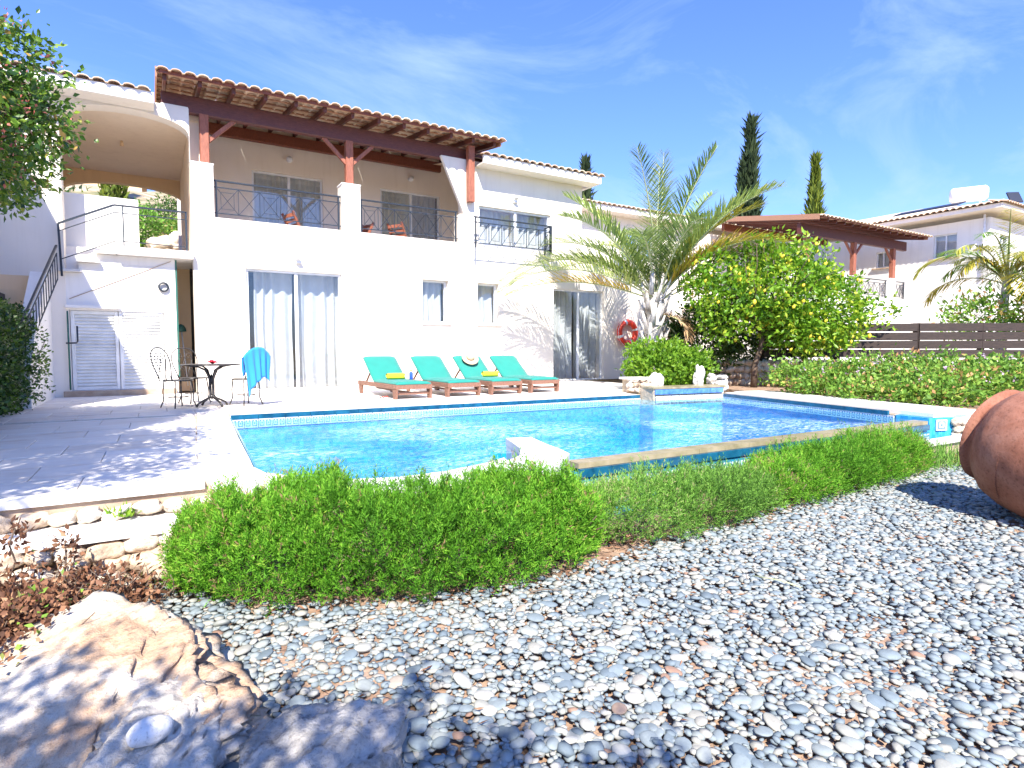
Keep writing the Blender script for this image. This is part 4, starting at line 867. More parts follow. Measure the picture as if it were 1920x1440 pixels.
# garden seen through the arch, at a higher level
hill = tag(mobj('hillside', grid_mesh(-22, 10, 19.3, 60, 60, 60, lambda X, Y: 3.3 + (Y - 19.3) * 0.30 * np.clip(1.6 - (Y - 19.3) / 40, 0.5, 1) + 0.30 * np.sin(X * 0.9) * np.sin(Y * 0.6)), M['hillmat']), kind='structure')
rngb = np.random.default_rng(5)
for i, (x, y, r, h) in enumerate(((-0.30, 20.6, 0.55, 1.3), (0.6, 22.5, 0.5, 0.7), (0.9, 25.5, .9, 1.2))):
    GH = 3.3 + (y - 19.3) * .30
    b = empty('garden_shrub', (x, y, GH), ['grey green shrub in the raised garden seen through the archway', 'small dry shrub in the raised garden behind the archway', 'rounded shrub far back seen through the archway'][i], 'shrub')
    foliage('foliage', sprays([(x, y, GH + h / 2, r, r, h / 2)], 260, 8, rngb, 0.10, 0.12, 0.05, shell=0.4), (M['rosemary_grey'], M['lantana'], M['hedge'])[i], b)
    MB().tube(branch_pts((x, y, GH - .3), (x + .1, y, GH + h * .6), .05, 4, rngb), [.05, .04, .03, .02, .01], 6).build('stem', M['bark'], b)
for i, (x, y) in enumerate(((0.35, 20.2), (0.75, 21.5))):
    o = put_stone(stone_mesh('rock', .5, .4, .35, 30 + i, 4, .3), 'rock', (x, y, 3.45 + (y - 19.3) * .3), (0, 0, i), None, M['limestone']); tag(o, ['pale rock in the raised garden low in the archway opening', 'pale rock higher up in the garden behind the archway'][i], 'rock')
def tree_simple(name, label, x, y, z0, trunk_h, blobs, mat, seed, ncl, per, spread, L, Wd, cat='tree', shell=.45, bright=.5):
    rg = np.random.default_rng(seed); t = empty(name, (x, y, z0), label, cat)
    MB().tube(branch_pts((x, y, z0 - .2), (x, y, z0 + trunk_h), 0.04, 5, rg), [.12, .11, .10, .08, .06, .04], 8).build('trunk', M['bark'], t)
    foliage('crown', sprays([(x + b[0], y + b[1], z0 + b[2], *b[3:]) for b in blobs], ncl, per, rg, spread, L, Wd, shell=shell, bright=bright), mat, t); return t
def cypress(label, x, y, z0, h, w, mat, seed, n=2600, twin=False):
    rg = np.random.default_rng(seed); t = empty('cypress_tree', (x, y, z0), label, 'cypress'); MB().tube([(x, y, z0 - .3), (x, y, z0 + h * .6)], [.15, .05], 8).build('trunk', M['bark'], t)
    u = rg.random(n) ** 0.8; zz = z0 + 0.1 + u * (h - 0.2); rad = w * np.sin(np.clip(0.18 + 0.82 * (1 - u), 0, 1) * math.pi * 0.62) ** 0.9 * (1 - u ** 4) * (0.72 + 0.3 * rg.random(n))
    a = rg.random(n) * 2 * math.pi; rad = rad * (1 + 0.16 * np.sin(a * 3 + zz * 1.7) + 0.1 * np.sin(a * 5 - zz * 4)); P = np.stack([x + rad * np.cos(a), y + rad * np.sin(a), zz], 1)
    if twin: P2 = P.copy()[: n // 3]; P2[:, 0] += -w * 0.55; P2[:, 1] += w * .2; P2[:, 2] = z0 + (P2[:, 2] - z0) * 0.82; P = np.concatenate([P, P2])
    m = len(P); D = np.stack([np.zeros(m), np.zeros(m), np.ones(m)], 1) * 1.2 + rg.normal(size=(m, 3)) * .35 + (P - np.array([x, y, 0])) * np.array([1, 1, 0]) * 0.5
    foliage('crown', leaf_arrays(P, D, h * 0.05 * (.6 + .8 * rg.random(m)), w * 0.20, .2, rg.random(m), rg), mat, t)
cypress('tall dark twin tipped cypress rising behind the palm tree', 33.0, 25.3, 0, 15.2, 0.75, M['cypress'], 1, 3600, True)
cypress('yellow green cypress standing above the neighbour pergola', 32.6, 20.6, 0, 11.6, 0.62, M['cypress_y'], 2, 3000)
cypress('dark cypress tip just showing over the right end of the villa roof', 25.3, 32.4, 0, 13.4, 0.8, M['cypress'], 3)
cypress('cypress tree framed by the archway', -1.6, 36, 5.0, 6.6, 0.62, M['cypress_y'], 4)
tree_simple('pine_tree', 'wide dark tree left of the cypress in the archway', -5.2, 38, 3.5, 3, [(0, 0, 4.6, 2.6, 2, .8), (-1.5, 0, 4.0, 1.6, 1.4, .7), (1.2, 0, 3.9, 1.7, 1.3, .6)], M['hedge'], 6, 500, 9, .25, .35, .12)
hh = empty('hillside_house', (-4, 48, 4), 'small house with dark windows glimpsed through the archway', 'house')
MB().box(-7, -0.5, 50, 54, 4, 12.6).build('wall', M['wall_tan'], hh); MB().box(-7.3, -0.2, 49.6, 54.2, 12.61, 12.9).build('roof', M['roof_tile'], hh)
for xw in (-5.0, -3.6, -1.9): MB().box(xw, xw + 1.0, 49.92, 49.99, 10.6, 11.9).build('window', M['panel'], hh)

# ================================================================== RIGHT GARDEN: retaining wall, fence
rw = empty('rubble_wall', (11.5, 8, 0), 'low rubble stone retaining wall under the dark fence behind the lemon tree', 'wall')
WP = [(10.3, 9.6), (11.6, 8.35), (12.1, 7.3), (13.6, 5.95), (15.3, 4.5), (16.3, 3.6)]
wb_ = MB()
for a, b in zip(WP[:-1], WP[1:]): wb_.add([(*a, -0.5), (*b, -0.5), (*b, 0.52), (*a, 0.52), (a[0] + .5, a[1] + .5, 0.52), (b[0] + .5, b[1] + .5, 0.52)], [(0, 1, 2, 3), (3, 2, 5, 4)])
rawbuild(wb_, 'wall_core', M['mortar'], rw)
for a, b in zip(WP[:-1], WP[1:]):
    a = Vector((*a, 0)); b = Vector((*b, 0)); L = (b - a).length
    for row in range(4):
        x = 0
        while x < L:
            w = random.uniform(.10, .22); p = a.lerp(b, min(1, (x + w / 2) / L)); put_stone(random.choice(STN), 'stone', (p.x, p.y, 0.04 + row * 0.145 + random.uniform(-.02, .02)), (random.uniform(-.3, .3), random.uniform(-.3, .3), math.atan2((b - a).y, (b - a).x) + random.uniform(-.2, .2)), rw, None, (w * .6, .12, .085)); x += w
tag(MB().prism([(9.9, 7.6), (9.0, 3.5), (9.8, 3.2), (16.5, 3.2), (16.6, 3.7), (10.4, 9.8)], 'z', -0.5, -0.03).build('shrub_bed', M['soil']), kind='structure')
fc = empty('board_fence', (13.5, 6.3, 0), 'dark stained fence of wide horizontal boards above the rubble wall at right', 'fence')
FP = [(11.35, 8.05 + .2), (13.55, 6.13), (15.4, 4.53), (17.2, 3.0)]
for (a, b) in zip(FP[:-1], FP[1:]):
    a = Vector((a[0] + .25, a[1] + .2, 0)); b = Vector((b[0] + .25, b[1] + .2, 0)); d = (b - a).normalized(); nr = Vector((d.y, -d.x, 0))
    for k in range(4):
        z = 0.61 + k * 0.185; sag = random.uniform(-.012, .012)
        MB().bar(a + d * .01 + Vector((0, 0, z + 0.08)) - nr * (-0.03), b - d * .01 + Vector((0, 0, z + 0.08 + sag)) + nr * 0.03, 0.028, 0.165, .004).build('fence_board', M['fence'], fc)
    for p in (a, a.lerp(b, .5)): MB().box(p.x - .05, p.x + .05, p.y - .02, p.y + .08, 0.3, 1.33).build('fence_post', M['fence'], fc)
# ================================================================== VEGETATION
def hedge_surface(path, n, rng, zbase):
    """random points on a bulging hedge following path [(x,y,halfwidth,height)]"""
    path = np.array(path, float); tq = np.linspace(0, len(path) - 1, 60)
    from_ = np.arange(len(path)); path = np.stack([np.interp(tq, from_, path[:, c]) for c in range(4)], 1); kk = np.ones(9) / 9
    for c in range(4): path[:, c] = np.convolve(np.pad(path[:, c], 4, mode='edge'), kk, 'valid')
    P = []; Nn = []; seg = np.diff(path[:, :2], axis=0); L = np.linalg.norm(seg, axis=1); cum = np.concatenate([[0], np.cumsum(L)])
    s = rng.random(n) * cum[-1]; i = np.clip(np.searchsorted(cum, s) - 1, 0, len(L) - 1); t = (s - cum[i]) / L[i]; c = path[i] * (1 - t)[:, None] + path[i + 1] * t[:, None]
    T = seg[i] / L[i][:, None]; Nr = np.stack([T[:, 1], -T[:, 0]], 1)
    th = rng.random(n) * math.pi * 1.0; th = np.where(rng.random(n) < .5, th, rng.random(n) * math.pi)          # 0 = front, pi = back
    ct, st = np.cos(th), np.sin(th); hw, h = c[:, 2], c[:, 3]
    taper = np.clip(np.minimum(s, cum[-1] - s) / 0.35, 0.0, 1) ** 0.5; hw = hw * (0.35 + 0.65 * taper); h = h * (0.55 + 0.45 * taper)
    lump = 1 + 0.07 * np.sin(s * 5.3 + th * 2) + 0.07 * np.sin(s * 11 + 1 + th * 3) + 0.05 * np.sin(s * 23 + th * 5)
    r = (0.80 + 0.22 * rng.random(n)) * lump
    off = np.sign(ct) * np.abs(ct) ** 0.75 * hw * r; z = zbase + np.abs(st) ** 0.7 * h * r
    cl = np.array([mnoise.noise(Vector((a * 9, b * 9, c_ * 9))) + .5 * mnoise.noise(Vector((a * 22, b * 22, c_ * 22))) for a, b, c_ in zip(c[:, 0] + off * Nr[:, 0], c[:, 1] + off * Nr[:, 1], z)]); m_ = 1 + .24 * np.clip(cl, -.8, .8); off = off * m_; z = zbase + (z - zbase) * (1 + .26 * np.clip(cl, -.8, .8))
    P = np.stack([c[:, 0] + Nr[:, 0] * off, c[:, 1] + Nr[:, 1] * off, z], 1); N = np.stack([Nr[:, 0] * ct, Nr[:, 1] * ct, st * 1.0], 1)
    return P, N, s
def rosemary(name, label, path, n, mat, seed, nl=13, length=0.10, zbase=GZ + 0.05, lean=0.7):
    rg = np.random.default_rng(seed); t = empty(name, (path[len(path) // 2][0], path[len(path) // 2][1], GZ), label, 'shrub', 'rosemary bushes along the pool')
    P, N, s = hedge_surface(path, n, rg, zbase)
    D = N * lean + np.array([0, 0, 0.75]) + rg.normal(size=(n, 3)) * 0.42; D /= np.linalg.norm(D, axis=1, keepdims=True)
    LL = length * (0.6 + 0.9 * rg.random(n)); base = P - D * LL[:, None] * 0.5
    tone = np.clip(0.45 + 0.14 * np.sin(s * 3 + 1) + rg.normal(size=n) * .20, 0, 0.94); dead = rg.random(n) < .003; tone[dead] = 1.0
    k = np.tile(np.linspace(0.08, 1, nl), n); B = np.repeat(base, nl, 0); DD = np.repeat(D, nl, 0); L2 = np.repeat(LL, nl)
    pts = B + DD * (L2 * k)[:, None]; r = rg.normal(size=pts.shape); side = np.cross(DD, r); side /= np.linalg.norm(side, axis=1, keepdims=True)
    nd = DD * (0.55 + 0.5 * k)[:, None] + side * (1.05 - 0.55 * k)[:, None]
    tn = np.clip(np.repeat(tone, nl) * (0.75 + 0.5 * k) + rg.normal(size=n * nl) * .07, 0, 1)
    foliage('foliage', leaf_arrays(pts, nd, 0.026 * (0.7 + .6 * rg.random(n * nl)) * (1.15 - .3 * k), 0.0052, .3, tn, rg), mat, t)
    st = MB()                                                # woody stems showing low down
    pa = np.array(path)
    for _ in range(46):
        i = rg.integers(0, len(path) - 1); u = rg.random(); c = pa[i] * (1 - u) + pa[i + 1] * u; T = pa[i + 1][:2] - pa[i][:2]; T /= np.linalg.norm(T); Nr = np.array([T[1], -T[0]])
        a = (c[0] + Nr[0] * c[2] * rg.normal() * .2, c[1] + Nr[1] * c[2] * rg.normal() * .2, GZ - .02); o = rg.uniform(-.8, .95)
        st.tube(branch_pts(a, (c[0] + Nr[0] * c[2] * o + rg.normal() * .08, c[1] + Nr[1] * c[2] * o + rg.normal() * .08, GZ + c[3] * rg.uniform(.3, .75)), .03, 4, rg), [.010, .008, .006, .004, .003], 5)
    st.build('stems', M['bark'], t)['kind'] = 'stuff'; return t
def core(path, zb, shrink, parent, mat):
    pass
rosemary('rosemary_bush', 'largest bright green rosemary bush, in front of the curved end of the pool', [(0.06, 3.54, .26, .42), (0.45, 3.24, .34, .47), (0.95, 3.00, .40, .42), (1.45, 2.90, .40, .42), (1.95, 2.86, .36, .43), (2.30, 2.94, .26, .38)], 15000, M['rosemary'], 21, nl=15, length=.10)
rosemary('rosemary_bush', 'loose greyer rosemary bush in the middle of the row, below the tiled infinity edge', [(2.20, 2.98, .20, .30), (2.65, 2.90, .32, .30), (3.15, 2.88, .32, .28), (3.70, 2.92, .28, .27), (4.15, 2.96, .22, .22)], 5200, M['rosemary_grey'], 22, nl=13, length=.12, lean=1.0)
rosemary('rosemary_bush', 'right hand rosemary bush nearest the end of the infinity edge', [(3.85, 2.98, .22, .24), (4.2, 2.94, .28, .29), (4.8, 2.96, .30, .31), (5.5, 2.98, .28, .33), (6.2, 3.02, .26, .35), (6.7, 3.04, .22, .30)], 9500, M['rosemary'], 23, nl=13, length=.11, lean=.8)
# grass tuft and dry stems by the trough
rg = np.random.default_rng(31)
def tuft(label, x, y, r, n, mat, L=0.2, w=.006, z=GZ):
    t = empty('grass_tuft', (x, y, z), label, 'plant'); P = np.stack([x + rg.normal(size=n) * r, y + rg.normal(size=n) * r * .5, np.full(n, z)], 1); D = rg.normal(size=(n, 3)) * .45 + np.array([0, 0, 1]); foliage('blades', leaf_arrays(P, D, L * (.5 + rg.random(n)), w, .3, rg.random(n), rg), mat, t)['kind'] = 'stuff'
tuft('straggly half dry plant at the foot of the right trough wall', 6.9, 2.98, .22, 500, M['rosemary_grey'], .28)
tuft('yellow green weed tuft beside the terracotta jar', 7.4, 2.85, .16, 260, M['lantana'], .14, .016)
tuft('small yellow green weed on the upper stone riser by the steps', -0.18, 3.86, .03, 60, M['shrub'], .06, .018, -0.14)
# lemon tree
rg = np.random.default_rng(41)
lt = empty('lemon_tree', (10.89, 8.13, -0.03), 'leafy yellow green lemon tree full of fruit, standing behind the pool at right', 'tree')
LC = Vector((11.2, 7.85, 2.15))
trunk = [(10.89, 8.13, -.05), (10.86, 8.10, .45), (10.96, 8.02, .85), (10.92, 8.0, 1.25), (11.05, 7.95, 1.7)]
MB().tube(trunk, [.075, .06, .055, .05, .04], 9).build('trunk', M['bark'], lt)
for i in range(16):
    a = Vector(trunk[2]).lerp(Vector(trunk[4]), rg.random()); d = rg.normal(size=3); d[2] = abs(d[2]) * .7; d /= np.linalg.norm(d); b = LC + Vector((d[0] * 1.5, d[1] * 1.4, d[2] * 1.2 - .1))
    MB().tube(branch_pts(a, b, .07, 5, rg), [.030, .024, .018, .013, .009, .005], 6).build('branch', M['bark'], lt)
lbl = [(11.15, 7.85, 2.0, 1.05, 1.0, .70), (9.7, 8.6, 2.0, .4, .4, .3), (11.6, 7.5, 2.98, .25, .25, .16), (10.5, 8.2, 2.85, .28, .3, .2), (10.2, 8.2, 1.75, .75, .8, .75), (11.9, 7.3, 1.65, .85, .8, .85), (11.0, 7.9, 2.65, .65, .7, .40), (12.25, 7.1, 1.9, .40, .5, .35), (11.4, 7.5, 1.25, .8, .7, .5), (10.0, 8.4, 2.35, .5, .5, .45), (12.1, 7.0, 1.15, .5, .5, .35), (12.9, 6.75, 1.5, .35, .4, .30), (11.6, 7.4, 2.65, .42, .4, .3)]
foliage('crown', sprays(lbl, 860, 14, rg, .10, .115, .058, up=.1, shell=.5, bright=.6), M['lemon'], lt)
fm = MB().lathe([(0.001, -.034), (.018, -.026), (.027, 0), (.018, .026), (.006, .036), (0.001, .040)], 8).mesh('lemon'); fm.materials.append(M['fruit'])
Pf, _ = clump_points(lbl, 150, rg, .75)
for p in Pf:
    o = bpy.data.objects.new('lemon', fm); o.location = tuple(p); o.rotation_euler = (rg.random() * .6, rg.random() * .6, 0); s_ = rg.uniform(1.0, 1.5); o.scale = (s_,) * 3; COL.objects.link(o); o.parent = lt; o.matrix_parent_inverse = Matrix.Translation(-Vector(lt.location))
# green shrub in the pool nook
def leafy(name, label, cat, blobs, ncl, per, mat, L, Wd, spread, seed, z0, stems=8, shell=.45, bright=.5, flowers=None):
    rg = np.random.default_rng(seed); c = blobs[0]; t = empty(name, (c[0], c[1], z0), label, cat)
    foliage('foliage', sprays(blobs, ncl, per, rg, spread, L, Wd, shell=shell, zmin=z0 + .01, bright=bright), mat, t); st = MB()
    for _ in range(stems):
        b = blobs[rg.integers(len(blobs))]; st.tube(branch_pts((b[0] + rg.normal() * .08, b[1] + rg.normal() * .08, z0 - .03), (b[0] + rg.normal() * b[3] * .6, b[1] + rg.normal() * b[4] * .6, b[2] + b[5] * .5), .04, 4, rg), [.012, .010, .008, .006, .004], 5)
    st.build('stems', M['bark'], t)['kind'] = 'stuff'
    if flowers:
        P, d = clump_points(blobs, flowers[0], rg, .95); k = P[:, 2] > z0 + flowers[2]; P = P[k]; P = np.repeat(P, 5, 0) + rg.normal(size=(len(P) * 5, 3)) * .02
        foliage('flowers', leaf_arrays(P, rg.normal(size=P.shape) + np.array([0, 0, .6]), .035, .03, .2, rg.random(len(P)), rg), flowers[1], t)
    return t
leafy('green_shrub', 'rounded bright green shrub in the pool corner under the palm', 'shrub', [(8.35, 8.15, .42, .62, .5, .45), (8.0, 8.35, .38, .40, .4, .38), (8.85, 8.0, .36, .42, .4, .40), (8.2, 8.5, .72, .40, .4, .26), (8.75, 8.3, .62, .4, .4, .3)], 850, 10, M['shrub'], .085, .042, .05, 51, 0.0)
LB = [(9.95 + i * .62, 5.95 - i * .50 + (i % 2) * .2, .18 + .05 * (i % 3), .55, .55, .30 + .06 * ((i * 7) % 3)) for i in range(8)] + [(10.6 + i * .62, 6.05 - i * .5, .34 + .07 * ((i * 5) % 3 - 1), .45, .45, .26) for i in range(7)] + [(9.55, 4.95 , .12, .4, .7, .2), (9.6, 4.1, .12, .4, .6, .2), (10.2, 4.3, .2, .6, .7, .3), (11.2, 4.0, .3, .8, .6, .35), (9.9,6.5,.3,.4,.5,.3)]
leafy('lantana_bed', 'long low flowering shrub mass with pale pink flowers along the right pool edge', 'shrub', LB, 3000, 10, M['lantana'], .075, .045, .055, 52, -0.02, 20, shell=.5, bright=.55, flowers=(420, M['petal'], .35))
leafy('creeper', 'straggly shaded creeper with pale leaves on the rubble wall below the lemon tree', 'shrub', [(11.7, 7.7, .2, .5, .4, .3), (12.0, 7.3, .35, .5, .4, .3), (11.4,8.1,.15,.3,.3,.2)], 160, 8, M['lantana'], .07, .035, .06, 53, -0.02)
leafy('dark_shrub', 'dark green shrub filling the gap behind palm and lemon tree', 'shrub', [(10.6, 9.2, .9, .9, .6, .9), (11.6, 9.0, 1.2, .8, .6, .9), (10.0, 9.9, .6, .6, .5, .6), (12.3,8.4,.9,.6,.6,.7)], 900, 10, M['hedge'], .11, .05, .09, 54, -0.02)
leafy('green_shrub', 'mixed green and golden shrub behind the fence at the far right edge', 'shrub', [(17.6, 5.2, 1.7, 1.0, .8, .9), (18.6, 4.4, 2.0, .9, .8, .9), (16.6, 6.3, 1.5, .8, .7, .6), (18.8, 3.6, 2.0, .9, .8, 1.1)], 900, 10, M['lantana'], .13, .06, .12, 55, 0.0)
leafy('clipped_hedge', 'dark clipped hedge at the left edge beside the stair railing', 'hedge', [(-1.74, 7.2 + i * .42, .50, .34, .34, .82) for i in range(10)] + [(-1.78, 7.3 + i * .45, 1.05, .34, .34, .30) for i in range(9)] + [(-1.9, 6.8 + i * .8, .6, .34, .5, .8) for i in range(5)], 5200, 10, M['hedge'], .055, .032, .045, 56, 0.0, 24, shell=.72, bright=.5)
# palms
def frond(base, az, el, L, droop, nleaf, ll, mat, parent, rg, vee=0.55, stem=True, wid=.027, curl=0.0):
    base = Vector(base); h = Vector((math.cos(az), math.sin(az), 0)); pts = []; p = base.copy(); e = el; n = 16; side = Vector((-math.sin(az), math.cos(az), 0))
    for i in range(n + 1):
        pts.append(p.copy()); d = h * math.cos(e) + Vector((0, 0, 1)) * math.sin(e) + side * curl * (i / n); p = p + d.normalized() * (L / n); e -= droop / n * (0.4 + 1.2 * i / n)
    root = MB().tube(pts, [0.026 * (1 - i / n) ** .8 + .003 for i in range(n + 1)], 6, flat=.7).build('frond', M['stem'], parent)
    Ps, Ds, Ls = [], [], []
    for k in range(nleaf):
        u = 0.16 + 0.84 * k / nleaf; f = u * n; i = min(int(f), n - 1); c = pts[i].lerp(pts[i + 1], f - i); T = (pts[i + 1] - pts[i]).normalized(); up = side.cross(T).normalized()
        if up.z < 0: up = -up
        for s in (-1, 1):
            d = T * (0.55 + 0.5 * u) + side * s * (1.0 - 0.35 * u) + up * vee * rg.uniform(.5, 1.3) + Vector(rg.normal(size=3)) * .10
            Ps.append(c); Ds.append(d.normalized()); Ls.append(ll * (math.sin(math.pi * min(1, .12 + u * .86)) ** .6) * rg.uniform(.8, 1.1) + .05)
    n2 = len(Ps); P = np.array(Ps); D = np.array(Ds); Lg = np.array(Ls); V = []; F = []; A = []
    S = np.cross(D, np.array([0, 0, 1.])); S /= np.linalg.norm(S, axis=1, keepdims=True) + 1e-6
    q = [(0, .5), (.35, 1.0), (.72, .7), (1.0, .05)]; rows = []
    for t, w in q:
        c = P + D * (Lg * t)[:, None] + np.array([0, 0, -1]) * (Lg * 0.22 * t * t)[:, None]; rows += [c + S * wid * w / 2, c - S * wid * w / 2]
    V = np.stack(rows, 1).reshape(-1, 3); b = np.arange(n2)[:, None] * 8; F = np.concatenate([b + [0, 1, 3, 2], b + [2, 3, 5, 4], b + [4, 5, 7, 6]], 1).reshape(-1, 4)
    A = np.repeat(np.clip(rg.uniform(.2, .7) + rg.normal(size=n2) * .15, 0, 1), 3)
    mobj('leaflets', nmesh('leaflets', V, F, False, A), mat, root); return root
rg = np.random.default_rng(61)
PX_ = 0.14
palm = empty('palm_tree', (9.13, 9.48, 0), 'large feather palm with thick pale trunk standing between the right door and the lemon tree', 'palm tree')
MB().tube([(9.13, 9.48, -.05), (9.14, 9.48, .5), (9.16, 9.49, 1.1), (9.18, 9.5, 1.6), (9.19, 9.5, 2.0)], [.15, .15, .17, .20, .16], 14).build('trunk', M['palmbase'], palm)
for k in range(26):                                      # pale criss-crossed leaf bases
    a = k * 2.399; z = 0.65 + k * 0.052; r = .15 + .04 * min(1, k / 12)
    b0 = Vector((9.15 + r * math.cos(a), 9.49 + r * math.sin(a), z)); b1 = b0 + Vector((math.cos(a + .6) * .19, math.sin(a + .6) * .19, .48))
    MB().tube([b0, b0.lerp(b1, .5) + Vector((0, 0, .03)), b1], [.065, .05, .03], 6, flat=.45).build('leaf_base', M['palmbase'], palm)
camr = Vector((math.cos(R(31)), -math.sin(R(31)), 0)); camf = Vector((math.sin(R(31)), math.cos(R(31)), 0))
def azv(lx, ly): d = camr * lx + camf * ly; return math.atan2(d.y, d.x)
FR = [ # (right, away, elevation deg, length, droop deg, material)
 (-1, .1, 36, 3.4, 72, 'palmleaf'), (-1, -.3, 26, 3.4, 58, 'palmleaf'), (-1, -.1, 44, 3.3, 80, 'palmleaf'), (1, -.1, 40, 2.9, 60, 'palmleaf'), (-1, .5, 50, 2.9, 55, 'palmleaf'), (-.9, -.5, 56, 2.7, 50, 'palmleaf'), (-.55, .1, 66, 2.9, 32, 'palmleaf'),
 (-.3, -.5, 74, 2.9, 25, 'palmleaf'), (.1, .3, 84, 3.1, 14, 'palmleaf'), (.25, -.2, 78, 3.0, 20, 'palmleaf'), (.5, .4, 66, 3.0, 30, 'palmleaf'), (.7, -.3, 56, 3.0, 34, 'palmleaf'),
 (1, .2, 44, 3.0, 48, 'palmleaf'), (1, -.4, 48, 2.7, 60, 'palmgold'), (1, .6, 58, 2.9, 40, 'palmleaf'), (-.1, 1, 60, 2.7, 45, 'palmleaf'), (.4, 1, 52, 2.7, 50, 'palmleaf'), (-.5, 1, 52, 2.7, 50, 'palmleaf'),
 (.2, -1, 62, 2.3, 60, 'palmleaf'), (-.4, -1, 55, 2.2, 70, 'palmleaf'), (.8, -.2, 62, 2.7, 44, 'palmgold'), (-1, .05, 20, 3.0, 40, 'palmgold'), (1, .05, 30, 2.4, 70, 'palmleaf'), (.05, .1, 88, 2.7, 8, 'palmleaf'), (.9, .0, 52, 2.6, 90, 'palmdead'), (1, .3, 50, 3.1, 62, 'palmdead'), (.8, -.6, 60, 3.0, 46, 'palmleaf'), (-.8, .6, 40, 3.0, 66, 'palmleaf')]
for lx, ly, el, L, dr, mt in FR:
    frond((9.19 + rg.normal() * .05, 9.5 + rg.normal() * .05, 1.75 + rg.random() * .15), azv(lx, ly), R(el + rg.uniform(-3, 3)), L * 1.10, R(dr * 1.25), 84, .66, M[mt], palm, rg)
for k in range(7):
    frond((9.2, 9.5, 1.5), azv(rg.uniform(.3, 1), rg.uniform(-.5, .6)), R(5), 1.0, R(120), 22, .3, M['palmdead'], palm, rg)
p2 = empty('palm_tree', (17.2, 6.1, 0), 'yellowing arching palm behind the fence at the right edge', 'palm tree')
MB().tube([(17.2, 6.1, 0), (17.2, 6.1, 1.4), (17.25, 6.05, 2.6)], [.13, .11, .07], 10).build('trunk', M['palmbase'], p2)
for k in range(26):
    frond((17.25, 6.05, 2.3), k * 2.399 + .4, R(rg.uniform(20, 78)), rg.uniform(1.5, 2.5), R(rg.uniform(80, 150)), 42, .50, M['palmgold' if k % 3 else 'lantana'], p2, rg, vee=-.15, wid=.026)
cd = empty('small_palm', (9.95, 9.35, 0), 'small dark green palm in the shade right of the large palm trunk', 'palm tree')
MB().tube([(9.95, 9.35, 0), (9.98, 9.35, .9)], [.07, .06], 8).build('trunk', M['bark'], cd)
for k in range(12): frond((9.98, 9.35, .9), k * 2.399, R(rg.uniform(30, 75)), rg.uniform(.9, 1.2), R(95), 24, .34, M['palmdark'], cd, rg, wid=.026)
# tree at the left edge (only the tips of its crown reach into view; its shade falls on the terrace)
rg = np.random.default_rng(71)
tl = empty('pepper_tree', (-3.0, 4.2, GZ), 'broad tree with small leaves and reddish shoots reaching in at the upper left corner', 'tree')
MB().tube(branch_pts((-3.0, 4.2, GZ), (-2.3, 4.9, 2.2), .06, 6, rg), [.16, .14, .13, .12, .11, .10, .08], 9).build('trunk', M['bark'], tl)
tbl = [(-1.02, 6.1, 2.95, .42, .55, .42), (-0.88, 6.2, 2.52, .34, .5, .30), (-1.12, 6.1, 2.15, .30, .4, .22), (-1.9, 5.2, 2.8, .85, .9, .8), (-2.7, 4.6, 2.9, .9, 1.0, .8), (-1.5, 6.6, 2.5, .5, .8, .6), (-2.3, 3.6, 2.7, .9, .9, .7), (-1.95, 4.3, 2.55, .75, .9, .55), (-2.1, 2.4, 2.7, .6, .8, .5), (-2.5, 1.5, 2.8, .7, .7, .5), (-1.5, 4.9, 2.8, .4, .7, .5), (-1.25, 3.5, 2.75, .5, .7, .5), (-1.45, 2.4, 2.75, .6, .8, .4), (-.68, 6.1, 2.62, .2, .35, .2), (-1.2, 7.2, 2.5, .4, .6, .4), (-.95, 5.5, 2.45, .24, .4, .3), (-3.2, 5.6, 2.7, 1.0, 1.0, .9), (-2.2, 6.6, 2.6, .8, .8, .7), (-0.86, 6.25, 2.75, .22, .3, .2)]
for b in tbl: MB().tube(branch_pts((-2.3, 4.9, 2.1), (b[0], b[1], b[2]), .08, 5, rg), [.05, .04, .03, .02, .012, .006], 6).build('branch', M['bark'], tl)
foliage('crown', sprays(tbl, 7600, 12, rg, .065, .062, .034, up=-.1, shell=.2, bright=.5), M['treeleaf'], tl)
foliage('reddish_shoots', sprays(tbl[:3] + tbl[-4:-3], 120, 4, rg, .03, .035, .02, up=.3, shell=.85), M['redberry'], tl)
# second tree behind the camera, out of frame, whose dappled shade lies on the boulders
bt = empty('shade_tree', (-1.9, -1.4, GZ), 'tree standing behind the camera that shades the boulders', 'tree')
MB().tube(branch_pts((-1.9, -1.4, GZ), (-1.5, -1.2, 2.2), .05, 6, rg), [.12, .11, .10, .09, .08, .07, .06], 8).build('trunk', M['bark'], bt)
tb2 = [(-1.7, -.55, 2.45, .42, .40, .3), (-1.25, -.95, 2.5, .36, .36, .28), (-.78, -1.1, 2.5, .28, .3, .22), (-1.9, -1.2, 2.6, .6, .5, .4), (-1.25, -.25, 2.4, .16, .16, .14), (-.62, -.72, 2.4, .15, .14, .12), (-.42, -1.15, 2.45, .20, .16, .14), (-1.5, 0.0, 2.4, .13, .2, .1), (-.95, -.5, 2.4, .12, .12, .1), (-0.2, -1.45, 2.5, .3, .2, .16), (-.36, -.66, 2.42, .22, .12, .12), (-.50, -1.22, 2.45, .2, .12, .12), (-.9, -.75, 2.45, .2, .2, .16)]
for b in tb2: MB().tube(branch_pts((-1.5, -1.2, 2.1), (b[0], b[1], b[2]), .05, 4, rg), [.03, .025, .018, .012, .005], 6).build('branch', M['bark'], bt)
foliage('crown', sprays(tb2, 470, 10, rg, .05, .075, .04, up=0, shell=.2), M['treeleaf'], bt)
